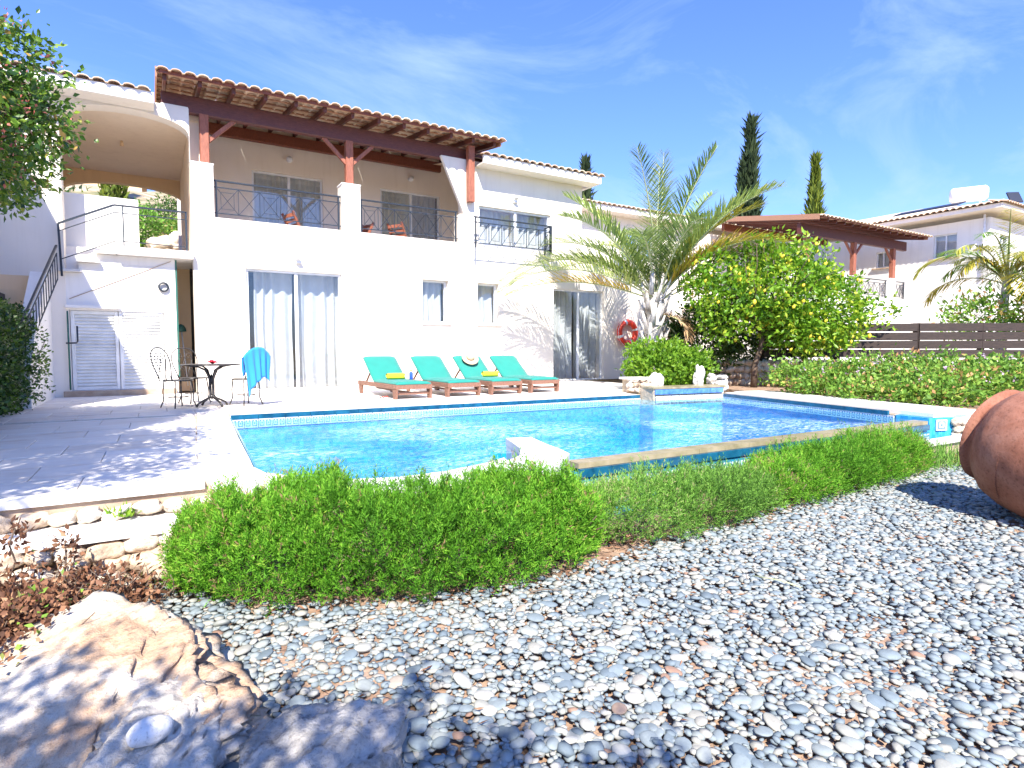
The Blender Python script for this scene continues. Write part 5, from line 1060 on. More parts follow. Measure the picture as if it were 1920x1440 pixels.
# dry plant at the left edge
dp = empty('dry_plant', (-0.5, 3.15, GZ), 'withered reddish brown plant heap left of the boulders', 'plant')
dbl = [(-.62, 3.25, GZ + .10, .34, .30, .14), (-.30, 3.32, GZ + .07, .28, .22, .10), (-.85, 3.1, GZ + .14, .3, .4, .16), (-.1, 3.3, GZ + .03, .2, .15, .06), (-.75, 2.75, GZ + .12, .3, .35, .12), (-.5, 2.98, GZ + .16, .25, .2, .10)]
foliage('leaves', sprays(dbl, 1300, 9, rg, .03, .030, .018, up=.1, shell=.2, bright=.45), M['dryleaf'], dp)
st = MB()
for _ in range(150):
    b = dbl[rg.integers(len(dbl))]; a = (b[0] + rg.normal() * b[3] * .5, b[1] + rg.normal() * b[4] * .5, GZ); st.tube(branch_pts(a, (a[0] + rg.normal() * .14, a[1] + rg.normal() * .12, GZ + rg.uniform(.05, .24)), .015, 4, rg), [.004, .0035, .003, .0025, .002], 4)
st.build('twigs', M['bark'], dp)['kind'] = 'stuff'
for x, y, h in ((-.60, 3.42, .42), (-.42, 3.40, .34)):
    t = empty('dry_stalk', (x, y, GZ), 'taller' if h > .4 else 'shorter', 'plant'); t['label'] = ('taller' if h > .4 else 'shorter') + ' dry stalk with curled brown leaves in front of the lower step'
    pts = branch_pts((x, y, GZ), (x + .03, y, GZ + h), .015, 6, rg); MB().tube(pts, .004, 5).build('stem', M['bark'], t)
    foliage('leaves', sprays([(x + .03, y, GZ + h * .85, .05, .05, .09)], 14, 5, rg, .015, .035, .018, shell=.3, bright=.4), M['dryleaf'], t)

# ================================================================== BOULDERS
def boulder(name, label, seed, loc, dims, mat, sub, strata, rot=0):
    bm = bmesh.new(); bmesh.ops.create_icosphere(bm, subdivisions=sub, radius=1.0)
    for v in bm.verts:
        c = v.co.copy(); k = max(abs(c.x), abs(c.y), abs(c.z)); c = c.lerp(c / k * .88, .55)
        n1 = mnoise.fractal(c * 1.1 + Vector((seed, seed * 2, 0)), 1.0, 2.0, 5); q = Vector((c.x * .9, c.y * 1.3, c.z * 5.5)) + Vector((seed, 0, seed))
        n2 = mnoise.ridged_multi_fractal(q, 1.0, 2.0, 4, 1.0, 2.0); n3 = mnoise.fractal(c * 7, 1.0, 2.1, 4); cr = abs(mnoise.noise(Vector((c.x * 1.5 - c.y * 1.4, c.z * 1.2, seed)) * 1.6)); crack = max(0, .06 - cr) / .06
        c *= 1 + .20 * n1 + strata * (n2 - 1.0) * .10 + .030 * n3 - .16 * crack
        v.co = Vector((c.x * dims[0], c.y * dims[1], c.z * dims[2]))
    me = bpy.data.meshes.new(name); bm.to_mesh(me); bm.free()
    for p in me.polygons: p.use_smooth = True
    me.materials.append(mat); o = bpy.data.objects.new(name, me); o.location = loc; o.rotation_euler = rot if isinstance(rot, tuple) else (0, 0, rot); COL.objects.link(o); return tag(o, label, 'rock')
boulder('boulder', 'large orange streaked limestone boulder in the lower left corner', 3, (-.30, 2.30, GZ - .03), (.52, .68, .145), M['rock_big'], 6, 1.6, (R(4), R(-15), R(20)))
boulder('boulder', 'shaded grey boulder at the bottom edge among the pebbles', 8, (.36, 1.60, GZ + .02), (.23, .22, .18), M['rock_grey'], 6, .9, R(-30))
boulder('boulder', 'lower shelf of pale rock at the right foot of the big orange boulder', 5, (-.02, 2.00, GZ - .02), (.20, .34, .165), M['rock_big'], 6, 1.5, (R(3), R(2), R(-10)))
def top_at(x, y):
    best = GZ
    for o in list(COL.objects):
        if o.name.startswith('boulder') and o.type == 'MESH':
            m = Matrix.LocRotScale(o.location, o.rotation_euler, o.scale)
            for v in o.data.vertices:
                p = m @ v.co
                if abs(p.x - x) < .03 and abs(p.y - y) < .03: best = max(best, p.z)
    return best
ws = put_stone(stone_mesh('smooth_stone', .062, .045, .036, 77, 4, .10, .8), 'smooth_stone', (-0.045, 1.90, top_at(-0.045, 1.90) + .022), (0, R(6), R(30)), None, M['stone_white']); tag(ws, 'smooth white cobble lying on the corner boulder', 'stone')

# ================================================================== PEBBLES
rg = np.random.default_rng(81)
def pebble_base(sub, seed):
    bm = bmesh.new(); bmesh.ops.create_icosphere(bm, subdivisions=sub, radius=1.0)
    for v in bm.verts:
        c = v.co; c *= 1 + .16 * mnoise.noise(c * .9 + Vector((seed * 5.3, seed, 1))) ; v.co = Vector((c.x, c.y, math.copysign(abs(c.z) ** .85, c.z)))
    V = np.array([v.co[:] for v in bm.verts]); F = np.array([[v.index for v in f.verts] for f in bm.faces]); bm.free(); return V, F
bases = [pebble_base(2, s) for s in range(10)]
def inside_bed(x, y):
    front = np.interp(x, [-3, -.9, 0.0, .4, 1.0, 1.5, 2.1, 2.7, 3.6, 4.8, 6.6, 8, 11], [3.2, 3.5, 3.62, 3.0, 2.74, 2.62, 2.62, 2.76, 2.78, 2.90, 3.05, 3.1, 3.1])
    return y < front
sp = 0.0250
gx, gy = np.meshgrid(np.arange(-1.2, 9.5, sp), np.arange(.35, 3.65, sp)); gx = gx.ravel() + rg.uniform(-.5, .5, gx.size) * sp * 1.3; gy = gy.ravel() + rg.uniform(-.5, .5, gy.size) * sp * 1.3
dist = np.hypot(gx, gy); keep = inside_bed(gx, gy) & (gx < 9.2) & (gx > -.35 - .25 * gy)
ang = np.degrees(np.arctan2(gx, gy)) - 31; keep &= (ang > -46) & (ang < 46)
edge = np.interp(gx, [-3, -.9, 0.0, .4, 1.0, 1.5, 2.1, 2.7, 3.6, 4.8, 6.6, 8, 11], [3.2, 3.5, 3.62, 3.0, 2.74, 2.62, 2.62, 2.76, 2.78, 2.90, 3.05, 3.1, 3.1]) - gy
keep &= ~((edge < .22) & (rg.random(gx.size) < .85 * (1 - edge / .22)))
keep &= ~(((gx - 5.35) ** 2 / .5 ** 2 + (gy - 1.55) ** 2 / .3 ** 2 < 1) & (rg.random(gx.size) < .75)) & ~((np.hypot(gx - .25, gy - 3.35) < .2) & (rg.random(gx.size) < .7))
gx, gy = gx[keep], gy[keep]; N = len(gx); dist = np.hypot(gx, gy)
sz = rg.gamma(7, .0029, N).clip(.011, .046); ra = rg.uniform(.62, .92, N); rz = rg.uniform(0, math.pi, N)
zz = GZ + 0.004 + rg.random(N) * .016 + sz * .12; tx, ty = rg.normal(0, .15, N), rg.normal(0, .15, N); rnd = rg.beta(1.7, 1.6, N) * .98; rnd[rg.random(N) < .006] = 1.0
th = sz * rg.uniform(.24, .40, N)
pscore = sz / dist; view = (np.abs(np.degrees(np.arctan2(gx, gy)) - 31) < 38) & (dist > 1.75)
order = np.argsort(-(pscore * view)); top = order[:300]; rest = order[300:]
pm = []
for V, F in bases:
    me = nmesh('pebble', V, F, True); me.materials.append(M['peb']); pm.append(me)
for j in top:
    o = bpy.data.objects.new('pebble', pm[j % 10]); o.location = (gx[j], gy[j], zz[j]); o.rotation_euler = (tx[j], ty[j], rz[j]); o.scale = (sz[j], sz[j] * ra[j], th[j]); COL.objects.link(o); o.parent = bed
b1 = [pebble_base(1, s) for s in range(10)]; parts = []
for k in range(10):
    J = rest[rest % 10 == k]; V, F = b1[k]; nV = len(V)
    S = np.stack([sz[J], sz[J] * ra[J], th[J]], 1); X = V[None] * S[:, None]
    cx, sx_ = np.cos(tx[J])[:, None], np.sin(tx[J])[:, None]; Y_ = X[..., 1] * cx - X[..., 2] * sx_; Z_ = X[..., 1] * sx_ + X[..., 2] * cx; X_ = X[..., 0]
    cy, sy = np.cos(ty[J])[:, None], np.sin(ty[J])[:, None]; X2 = X_ * cy + Z_ * sy; Z2 = -X_ * sy + Z_ * cy
    cz, sz_ = np.cos(rz[J])[:, None], np.sin(rz[J])[:, None]; X3 = X2 * cz - Y_ * sz_; Y3 = X2 * sz_ + Y_ * cz
    W_ = np.stack([X3 + gx[J][:, None], Y3 + gy[J][:, None], Z2 + zz[J][:, None]], -1).reshape(-1, 3)
    FF = (F[None] + (np.arange(len(J)) * nV)[:, None, None]).reshape(-1, 3); parts.append((W_, FF, np.repeat(rnd[J], len(F))))
V, F, A = merge(parts); o = mobj('pebbles', nmesh('pebbles', V, F, True, A), M['peb_attr'], bed); o['kind'] = 'stuff'
# leaf litter and twigs on the soil along the shrubs and between the pebbles
lr_ = np.random.default_rng(88); n_l = 1500; lx = lr_.uniform(-.6, 7.2, n_l); fr_y = np.interp(lx, [-3, -.9, 0.0, .4, 1.0, 1.5, 2.1, 2.7, 3.6, 4.8, 6.6, 8, 11], [3.2, 3.5, 3.62, 3.0, 2.74, 2.62, 2.62, 2.76, 2.78, 2.90, 3.05, 3.1, 3.1]); ly = fr_y + .08 - np.abs(lr_.normal(0, .13, n_l)) - (lr_.random(n_l) < .22) * lr_.uniform(0, 1.5, n_l)
P_ = np.stack([lx, ly, np.full(n_l, GZ + .028) + lr_.random(n_l) * .012], 1); D_ = lr_.normal(size=(n_l, 3)) * np.array([1, 1, .12])
o = foliage('leaf_litter', leaf_arrays(P_, D_, .022 + .03 * lr_.random(n_l), .004 + .010 * lr_.random(n_l), .2, lr_.random(n_l) * .88, lr_), M['dryleaf'], None); tag(o, kind='stuff'); tag(o, 'brown leaf litter and dry needles along the foot of the rosemary', 'leaf litter')
for i, (x, y, a, L, lb) in enumerate(((.42, 2.86, .5, .30, 'pale dry twig lying in front of the largest rosemary bush at its left end'), (2.75, 1.75, 1.9, .24, 'thin forked straw coloured twig lying on the open pebbles'), (1.55, 2.40, -.4, .16, 'short dark stick on the pebbles below the largest rosemary bush'))):
    d = Vector((math.cos(a), math.sin(a), 0)); p = Vector((x, y, GZ + .034)); q = p + d * L; tw = MB().tube([p, p.lerp(q, .4) + Vector((.008, .01, .006)), q], [.0045, .0035, .002], 5); tag(tw.build('twig', M['bark'] if i == 2 else M['stem']), lb, 'twig')
print('NPEB', N, 'slabs', slabs_total)

# ================================================================== TERRACOTTA JAR
jar = empty('terracotta_jar', (5.55, 1.45, GZ), 'huge weathered terracotta storage jar lying on its side at the right edge', 'jar')
JC = Vector((0, 0, 0.78)) ; Fv = Vector((math.sin(R(31)), math.cos(R(31)), 0)); Rv = Vector((math.cos(R(31)), -math.sin(R(31)), 0))
jc = Vector((0, 0, 0)) + Fv * 4.0 + Rv * 3.84; jc.z = GZ + .455
jdir = (-Rv * 0.28 + Fv * 1.0 + Vector((0, 0, .24))).normalized()
jm = Matrix.Translation(jc) @ jdir.to_track_quat('Z', 'Y').to_matrix().to_4x4() @ Matrix.Scale(1.02, 4)
prof = [(0.001, -.62), (.10, -.615), (.19, -.56), (.30, -.44), (.40, -.26), (.455, -.06), (.47, .08), (.46, .23), (.428, .34), (.37, .415), (.335, .445), (.325, .465), (.35, .49), (.358, .51), (.335, .525), (.285, .52), (.275, .46), (.32, .40), (.37, .30), (.42, .1), (.40, -.2), (.2, -.5), (0.001, -.55)]
def smoothprof(p, k=3):
    out = []
    for a, b in zip(p[:-1], p[1:]):
        for i in range(k): out.append((a[0] + (b[0] - a[0]) * i / k, a[1] + (b[1] - a[1]) * i / k))
    return out + [p[-1]]
jb = MB().lathe(smoothprof(prof, 4), 72, jm)
vv = []
for p in jb.v:
    p = Vector(p); q = jm.inverted() @ p; n_ = mnoise.fractal(q * 4, 1, 2, 4); rr = math.hypot(q.x, q.y); k = 1 + .012 * n_ + .004 * mnoise.noise(q * 30)
    vv.append(tuple(jm @ Vector((q.x * k, q.y * k, q.z))))
jb.v = vv; jb.build('jar_body', M['terracotta'], jar)
def jar_ring(z, r, rw, notch):
    mb = MB(); n_ = 150
    for k in range(n_):
        a = 2 * math.pi * k / n_; p = jm @ Vector((r * math.cos(a), r * math.sin(a), z)); d = jm.to_3x3() @ Vector((-math.sin(a), math.cos(a), .55)); mb.bar(p - d * .0065, p + d * .0065, rw, rw * .8)
    return mb.build('rope_band', M['terracotta'], jar)
jar_ring(.16, .463, .006, True); jar_ring(-.10, .450, .006, True)

# ================================================================== ROCKS BY THE POOL CORNER
bx_ = empty('stone_planter', (7.5, 8.1, 0), 'short block of rough pale stone masonry at the pool corner beneath the shrub', 'planter')
for row in range(3):
    for k in range(5):
        put_stone(random.choice(STN), 'stone', (7.30 + k * .105 + random.uniform(-.02, .02), 8.02 - k * .035, .05 + row * .085), (random.uniform(-.3, .3), random.uniform(-.3, .3), random.uniform(-.3, .3)), bx_, None, (.065, .07, .050))
MB().prism([(7.26, 8.02), (7.74, 7.86), (7.80, 8.10), (7.32, 8.25)], 'z', 0, .235).build('core', M['mortar'], bx_)
MB().prism([(7.22, 7.98), (7.80, 7.79), (7.86, 8.12), (7.28, 8.30)], 'z', .237, .275).build('cap_slab', M['stone_white'], bx_)
for i, (x, y, z, sx, sy, sz2, lb) in enumerate(((7.78, 7.86, .20, .13, .12, .17, 'upright white rock leaning beside the stone block at the pool corner'), (8.62, 7.62, .26, .12, .10, .25, 'tall pale grey waterfall rock at the right side of the pool corner'), (8.83, 7.50, .22, .10, .08, .12, 'mossy grey rock just right of the waterfall rock'), (9.02, 7.42, .12, .11, .10, .12, 'squat pink tinged rock at the top of the right pool edge'), (8.98, 7.40, .27, .13, .08, .035, 'flat pale slab balanced on the squat rock by the pool corner'))):
    o = put_stone(stone_mesh('rock', sx, sy, sz2, 90 + i, 4, .35, 1.4, 0, .35), 'rock', (x, y, z), (0, 0, i * .7), None, M['stone_white'] if i != 2 else M['rock_grey']); tag(o, lb, 'rock')
re_ = empty('rubble_wall', (8.9, 3.3, -.3), 'short wall of rough golden stones supporting the right corner of the pool deck', 'wall')
MB().prism([(8.62, 3.30), (9.9, 3.22), (9.9, 3.60), (8.92, 3.60)], 'z', -.6, -.048).build('wall_core', M['mortar'], re_)
for row in range(4):
    for k in range(14):
        put_stone(random.choice(STN), 'stone', (8.66 + k * .105 + random.uniform(-.02, .02), 3.28 - k * .006, -.10 - row * .09 + random.uniform(-.01, .01)), (random.uniform(-.4, .4), random.uniform(-.4, .4), random.uniform(-.4, .4)), re_, None, (random.uniform(.05, .07), .07, .052))
for row in range(4):
    for k in range(4):
        put_stone(random.choice(STN), 'stone', (8.31 + k * .10 + random.uniform(-.015, .015), 3.345 - k * .035, -.10 - row * .09 + random.uniform(-.01, .01)), (random.uniform(-.4, .4), random.uniform(-.4, .4), random.uniform(-.4, .4)), re_, None, (random.uniform(.05, .065), .06, .050))
# life ring
for c_ in palm.children: pass
palm.location.x += PX_; palm.location.y -= .05
lr = empty('life_ring', (10.72, 11.90, 1.22), 'orange red life ring hanging on the white wall beside the palm trunk', 'life ring')
lm = Matrix.Translation((10.72, 11.90, 1.22)) @ Matrix.Rotation(R(90), 4, 'X')
def torus(mb, m, Rr, r, a0, a1, n=24, k=12):
    vs = []
    for i in range(n + 1):
        a = a0 + (a1 - a0) * i / n
        for j in range(k):
            b = 2 * math.pi * j / k; vs.append(m @ Vector(((Rr + r * math.cos(b)) * math.cos(a), (Rr + r * math.cos(b)) * math.sin(a), r * math.sin(b))))
    mb.add(vs, [(i * k + j, i * k + (j + 1) % k, (i + 1) * k + (j + 1) % k, (i + 1) * k + j) for i in range(n) for j in range(k)], True); return mb
torus(MB(), lm, .275, .075, 0, 2 * math.pi, 60).build('ring', M['red'], lr)
for q in range(4):
    a = R(20) + q * math.pi / 2; torus(MB(), lm, .275, .079, a - .11, a + .11, 6).build('white_band', M['whitep'], lr)
MB().tube([(10.72 + .36 * math.cos(t * .42) , 11.86, 1.22 + .37 * math.sin(t * .42)) for t in range(16)], .006, 5).build('grab_rope', M['whitep'], lr)
MB().tube([(10.72, 11.99, 1.50), (10.72, 11.84, 1.50)], .01, 6).build('hook', M['iron'], lr)

# ================================================================== SUN LOUNGERS
def make_lounger():
    t = empty('sun_lounger', (0, 0, 0)); W2 = .29; zt = .222; L = 1.78; hin = 1.02; T = M['teak']
    for s in (-1, 1):
        MB().bar((s * W2, 0, zt - .03), (s * W2, L, zt - .03), .035, .075, .006).build('side_rail', T, t)
        MB().prism([(.02, 0), (.10, 0), (.13, zt - .07), (-.01, zt - .07)], 'x', s * W2 - .02, s * W2 + .02).build('leg', T, t)
        MB().prism([(L - .16, 0), (L - .08, 0), (L - .04, zt - .07), (L - .20, zt - .07)], 'x', s * W2 - .02, s * W2 + .02).build('leg', T, t)
    MB().bar((-W2, .06, .09), (W2, .06, .09), .03, .04).build('stretcher', T, t); MB().bar((-W2 - .015, .0, zt - .03), (W2 + .015, .0, zt - .03), .025, .07).build('end_rail', T, t)
    MB().bar((W2 * .0, .06, .09), (0, L - .12, .09), .03, .03).build('stretcher', T, t)
    for k in range(11): MB().box(-W2 + .02, W2 - .02, .04 + k * .088, .10 + k * .088, zt - .012, zt + .004).build('slat', T, t)
    be = R(37); bl = .66; d = Vector((0, math.cos(be), math.sin(be))); up = Vector((0, -math.sin(be), math.cos(be))); h0 = Vector((0, hin, zt))
    bf = MB()
    for s in (-1, 1): bf.bar(h0 + Vector((s * (W2 - .035), 0, 0)), h0 + d * bl + Vector((s * (W2 - .035), 0, 0)), .03, .04)
    bf.build('back_frame', T, t)
    for k in range(7):
        p = h0 + d * (.06 + k * .092) ; MB().bar(p + Vector((-W2 + .02, 0, 0)), p + Vector((W2 - .02, 0, 0)), .06, .014, up=tuple(up)).build('slat', T, t)
    p = h0 + d * .40; MB().bar(p + Vector((-.2, 0, -.02)), Vector((-.2, L - .14, zt - .02)), .025, .025).build('back_prop', T, t); MB().bar(p + Vector((.2, 0, -.02)), Vector((.2, L - .14, zt - .02)), .025, .025).build('back_prop', T, t)
    # cushion: one bent mat with soft edges
    sec = [(0.0, .010), (.012, .042), (.03, .048), (.25, .045), (.5, .049), (.75, .045), (hin - .05, .046)]
    top = [Vector((0, y, zt + .006 + h)) for y, h in sec]; bot = [Vector((0, y, zt + .006)) for y, h in sec]
    for u, h in ((.04, .045), (.2, .048), (.4, .045), (.58, .048), (.66, .040), (.675, .012)):
        top.append(h0 + d * u + up * (h + .012)); bot.append(h0 + d * u + up * .012)
    nx = 9; V = []; n_ = len(top)
    for lst, sgn in ((top, 1), (bot, 0)):
        for p in lst:
            for i in range(nx):
                x = -1 + 2 * i / (nx - 1); e = (1 - abs(x) ** 8); q = Vector(p); 
                V.append((x * (W2 + .005), q.y, q.z - (0.02 * (1 - e) if sgn else 0)))
    F = []
    for a in range(n_ - 1):
        for i in range(nx - 1):
            b = a * nx + i; F.append((b, b + 1, b + nx + 1, b + nx)); c = (n_ + a) * nx + i; F.append((c, c + nx, c + nx + 1, c + 1))
        F.append((a * nx, a * nx + nx, (n_ + a + 1) * nx, (n_ + a) * nx)); b = a * nx + nx - 1; c = (n_ + a) * nx + nx - 1; F.append((b, c, c + nx, b + nx))
    for a in (0, n_ - 1):
        for i in range(nx - 1): F.append((a * nx + i, (n_ + a) * nx + i, (n_ + a) * nx + i + 1, a * nx + i + 1))
    mb = MB(); mb.add(V, F, True); mb.build('cushion', M['turq'], t)
    for u in (.02, .34, .67): MB().bar((-W2, u * hin + .01, zt + .054), (W2, u * hin + .01, zt + .054), .006, .003).build('cushion_seam', M['turq'], t)
    wh = MB().lathe([(0.001, -.015), (.065, -.015), (.065, .015), (0.001, .015)], 16, Matrix.Translation((W2 + .04, L - .10, .065)) @ Matrix.Rotation(R(90), 4, 'Y')).build('wheel', M['iron'], t)
    return t
proto = make_lounger(); LXY = [(3.46, 8.74, 2), (4.36, 8.78, 2), (5.20, 8.82, 1), (6.02, 8.84, 1)]
LLB = ['turquoise sun lounger farthest left, with a yellow towel and blue bottle on it', 'turquoise sun lounger second from left with nothing on it', 'turquoise sun lounger third from left, holding the straw hat and a yellow towel', 'turquoise sun lounger nearest the right hand sliding door with nothing on it']
for i, (x, y, a) in enumerate(LXY):
    o = proto if i == 0 else copy_tree(proto); o.location = (x, y, 0); o.rotation_euler = (0, 0, R(a)); tag(o, LLB[i], 'sun lounger', 'sun loungers in a row beside the pool')
def towel_roll(x, y, z, rz, label, L=.30, r=.052):
    m = Matrix.Translation((x, y, z + r)) @ Matrix.Rotation(rz, 4, 'Z') @ Matrix.Rotation(R(90), 4, 'Y'); mb = MB(); n_ = 40
    sp_ = [(r * (1 - .6 * k / n_) * math.cos(k * .42), r * (1 - .6 * k / n_) * math.sin(k * .42)) for k in range(n_)]
    V = [m @ Vector((a, b, s * L / 2 + .012 * math.sin(i * .9) )) for s in (-1, 1) for i, (a, b) in enumerate(sp_)]; mb.add(V, [(k, k + 1, n_ + k + 1, n_ + k) for k in range(n_ - 1)], True)
    mb.lathe([(0.001, -L / 2 + .015), (r * .96, -L / 2 + .012), (r * .985, 0), (r * .96, L / 2 - .012), (0.001, L / 2 - .015)], 20, m)
    return tag(rawbuild(mb, 'rolled_towel', M['yellow']), label, 'towel', 'rolled yellow towels')
towel_roll(3.48, 9.62, .275, R(-8), 'rolled yellow towel on the leftmost lounger beside the blue bottle'); towel_roll(5.30, 9.60, .275, R(-8), 'rolled yellow towel on the third lounger below the straw hat')
bo = empty('sun_cream_bottle', (3.66, 9.38, .275), 'small blue bottle standing beside the yellow towel on the leftmost lounger', 'bottle')
MB().lathe([(0.001, 0), (.030, 0), (.032, .02), (.032, .11), (.020, .135), (0.001, .136)], 14, Matrix.Translation((3.66, 9.38, .275))).build('bottle_body', M['bluep'], bo); MB().lathe([(.0165, 0), (.0165, .035), (.001, .036)], 12, Matrix.Translation((3.66, 9.38, .411))).build('cap', M['yellow'], bo)
ht = empty('straw_hat', (5.15, 10.18, .62), 'wide brimmed straw hat propped on the backrest of the third lounger', 'hat')
hm = Matrix.Translation((5.14, 10.10, .62)) @ Euler((R(48), R(-6), 0)).to_matrix().to_4x4() @ Matrix.Scale(.86, 4)
MB().lathe([(.001, .085), (.05, .082), (.078, .06), (.086, .02), (.09, .0), (.14, -.008), (.19, -.003), (.192, -.007), (.14, -.013), (.088, -.005)], 28, hm).build('hat_body', M['straw'], ht)
MB().lathe([(.0885, .003), (.090, .003), (.0875, .026), (.086, .026)], 28, hm).build('hat_band', M['teak'], ht)
for i, (x, y, a) in enumerate(((3.02, 9.0, .3), (3.11, 9.06, .1))):
    m = Matrix.Translation((x, y, .002)) @ Matrix.Rotation(R(70) + a, 4, 'Z'); s_ = MB().prism([(.09 * math.cos(k * math.pi / 6), .035 * math.sin(k * math.pi / 6) * (1 + .2 * math.cos(k * math.pi / 6))) for k in range(12)], 'z', 0, .014)
    s_.v = [tuple(m @ Vector(v)) for v in s_.v]; f = s_.build('flip_flop', M['whitep']); st_ = MB().tube([m @ Vector(p) for p in ((-.01, .032, .012), (.02, .02, .035), (.05, 0, .02), (.02, -.02, .035), (-.01, -.032, .012))], .006, 6).build('strap', M['red'], f)
    tag(f, ['left flip flop with red strap on the paving by the leftmost lounger', 'right flip flop with red strap, nearer the leftmost lounger leg'][i], 'sandal', 'pair of flip flops')

# ================================================================== BISTRO SET
def arc(c, r, a0, a1, n, f): return [f(c[0] + r * math.cos(a0 + (a1 - a0) * i / n), c[1] + r * math.sin(a0 + (a1 - a0) * i / n)) for i in range(n + 1)]
def make_chair():
    t = empty('bistro_chair', (0, 0, 0)); I = M['iron2']; zs = .37; r = .175
    MB().lathe([(r - .01, zs - .008), (r + .004, zs - .008), (r + .004, zs + .008), (r - .01, zs + .008), (r - .01, zs - .008)], 28).build('seat_rim', I, t)
    MB().lathe([(.001, zs + .004), (.08, zs + .002), (r - .012, zs + .006), (r - .012, zs - .004), (.001, zs - .006)], 24).build('seat', I, t)
    for sx, sy in ((-1, -1), (1, -1), (-1, 1), (1, 1)):
        b = .115; MB().tube([(sx * b, sy * b, zs - .01), (sx * (b + .012), sy * (b + .012), zs * .6), (sx * (b + .008), sy * (b + .008), zs * .3), (sx * (b + .035), sy * (b + .035), .012)], [.009, .008, .008, .009], 7).build('leg', I, t)
    def bk(u, v): return (u, .165 + .10 * (v / .43), zs + v)          # back surface, leaning back
    hoop = [bk(*p) for p in [(-.13, 0), (-.145, .08), (-.178, .18), (-.19, .27), (-.165, .36), (-.10, .415), (0, .43), (.10, .415), (.165, .36), (.19, .27), (.178, .18), (.145, .08), (.13, 0)]]
    MB().tube(hoop, .0075, 7).build('back_hoop', I, t)
    for s in (-1, 1):
        MB().tube([bk(s * x, z) for x, z in [(.02, .0), (.035, .10), (.085, .20), (.115, .28), (.095, .345), (.05, .355), (.03, .315), (.05, .285), (.075, .30)]], .0045, 6).build('back_scroll', I, t)
        MB().tube([bk(s * x, z) for x, z in [(.13, .02), (.10, .10), (.06, .16), (.02, .22), (0, .30)]], .0045, 6).build('back_scroll', I, t)
    MB().tube(arc((0, 0), .12, 0, 2 * math.pi, 20, lambda a, b: (a, b, .15)), .005, 6).build('leg_ring', I, t)
    return t
ch = make_chair(); CHS = [((.24, 8.98), R(122), 'wrought iron bistro chair at the left of the round table, nearest the camera'), ((.46, 9.62), R(28), 'wrought iron bistro chair behind the round table, near the side passage'), ((1.06, 8.95), R(-150), 'wrought iron bistro chair right of the table with the blue towel over its back')]
for i, ((x, y), a, lb) in enumerate(CHS):
    o = ch if i == 0 else copy_tree(ch); o.location = (x, y, .001); o.rotation_euler = (0, 0, a); tag(o, lb, 'chair', 'bistro chairs around the table')
tb = empty('bistro_table', (.64, 9.02, 0), 'small round iron table with curved pedestal legs on the terrace', 'table'); tx_, ty_ = .64, 9.02; zt_ = .575
MB().lathe([(.001, zt_ - .01), (.36, zt_ - .012), (.366, zt_ - .004), (.36, zt_ + .006), (.001, zt_ + .006)], 36, Matrix.Translation((tx_, ty_, 0))).build('table_top', M['iron2'], tb)
for k in range(4):
    a = k * math.pi / 2 + .5; c, s = math.cos(a), math.sin(a); f = lambda r_, z: (tx_ + c * r_, ty_ + s * r_, z)
    MB().tube([f(.30, zt_ - .014), f(.18, zt_ - .03), f(.085, zt_ - .075), f(.045, .42), f(.03, .38), f(.026, .16), f(.05, .12), f(.12, .09), f(.19, .055), f(.225, .012)], [.010, .012, .014, .014, .014, .014, .015, .014, .014, .016], 8).build('leg', M['iron2'], tb)
MB().lathe([(.001, .30), (.02, .33), (.03, .36), (.018, .40), (.006, .44), (.001, .45)], 12, Matrix.Translation((tx_, ty_, 0))).build('finial', M['iron2'], tb); MB().lathe([(.001, .10), (.03, .12), (.032, .15), (.001, .17)], 12, Matrix.Translation((tx_, ty_, 0))).build('boss', M['iron2'], tb)
fl_ = MB()
for k in range(7):
    a = k * .9; fl_.tube([(tx_ + .02, ty_, zt_ + .01), (tx_ + .02 + .05 * math.cos(a), ty_ + .04 * math.sin(a), zt_ + .035 + .012 * (k % 3)), (tx_ + .02 + .075 * math.cos(a), ty_ + .065 * math.sin(a), zt_ + .02 + .02 * (k % 2))], [.012, .022, .004], 6, flat=.3)
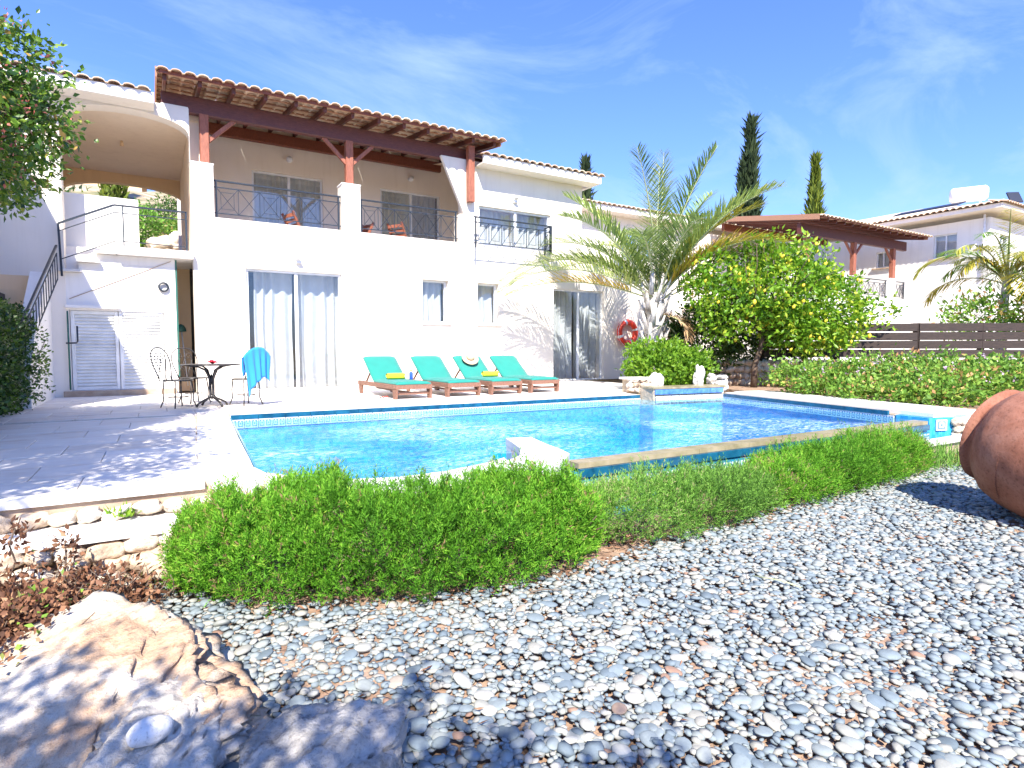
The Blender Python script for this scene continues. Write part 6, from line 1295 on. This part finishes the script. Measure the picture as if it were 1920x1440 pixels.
tag(fl_.build('flower', M['redflower']), 'red flower lying on the round bistro table', 'flower')
# towel over the chair back
mch = Matrix.Translation((1.06, 8.95, .001)) @ Matrix.Rotation(R(-150), 4, 'Z'); V = []; nu, nv = 40, 26
for j in range(nv + 1):
    v = j / nv; s = (v - .42) * .78                          # 0 at the hoop top
    for i in range(nu + 1):
        u = i / nu * 2 - 1; wd = .20 + .02 * math.sin(v * 5); top = .43 - .13 * abs(u) ** 2.4 + .012
        fold = .014 * math.sin(u * 13 + v * 2) * min(1, abs(s) * 6 + .2)
        back = s > 0; drop = abs(s) * (1.0 + .25 * u if back else .85); zz_ = .37 + top - drop - .02 * math.sin(u * 5 + 1) * abs(s)
        yy = .165 + .10 * (top / .43) + (.014 + fold + .10 * abs(s) * .3 if back else -.014 - abs(fold) - .09 * abs(s))
        V.append(mch @ Vector((u * wd * (1 - .18 * abs(s) * (1 + .4 * u)), yy, zz_)))
i = np.arange(nu)[None, :] + np.arange(nv)[:, None] * (nu + 1); F = np.stack([i, i + 1, i + nu + 2, i + nu + 1], -1).reshape(-1, 4)
tw_ = mobj('beach_towel', nmesh('beach_towel', np.array([tuple(v) for v in V]), F, True), M['bluecloth']); tag(tw_, 'sky blue towel draped over the back of the right bistro chair', 'towel')
sol = tw_.modifiers.new('thick', 'SOLIDIFY'); sol.thickness = .006
# umbrella-like green brush and clay pot in the side passage
gb = empty('garden_brush', (.42, 12.9, 0), 'green headed brush leaning upside down in the side passage', 'brush')
MB().tube([(.50, 12.6, .1), (.43, 12.9, 1.15)], .011, 7).build('handle', M['whitep'], gb)
MB().lathe([(.001, .14), (.05, .12), (.085, .06), (.095, .0), (.001, -.01)], 16, Matrix.Translation((.42, 12.92, 1.12))).build('brush_head', M['green_plastic'], gb)
cb = empty('clay_planter', (.48, 12.75, 0), 'low square clay planter on the floor of the side passage', 'planter')
MB().box(.34, .60, 12.62, 12.86, .002, .20, .01).build('pot', M['wall_tan'], cb); MB().box(.33, .61, 12.60, 12.88, .202, .235, .008).build('pot_rim', M['terracotta'], cb)
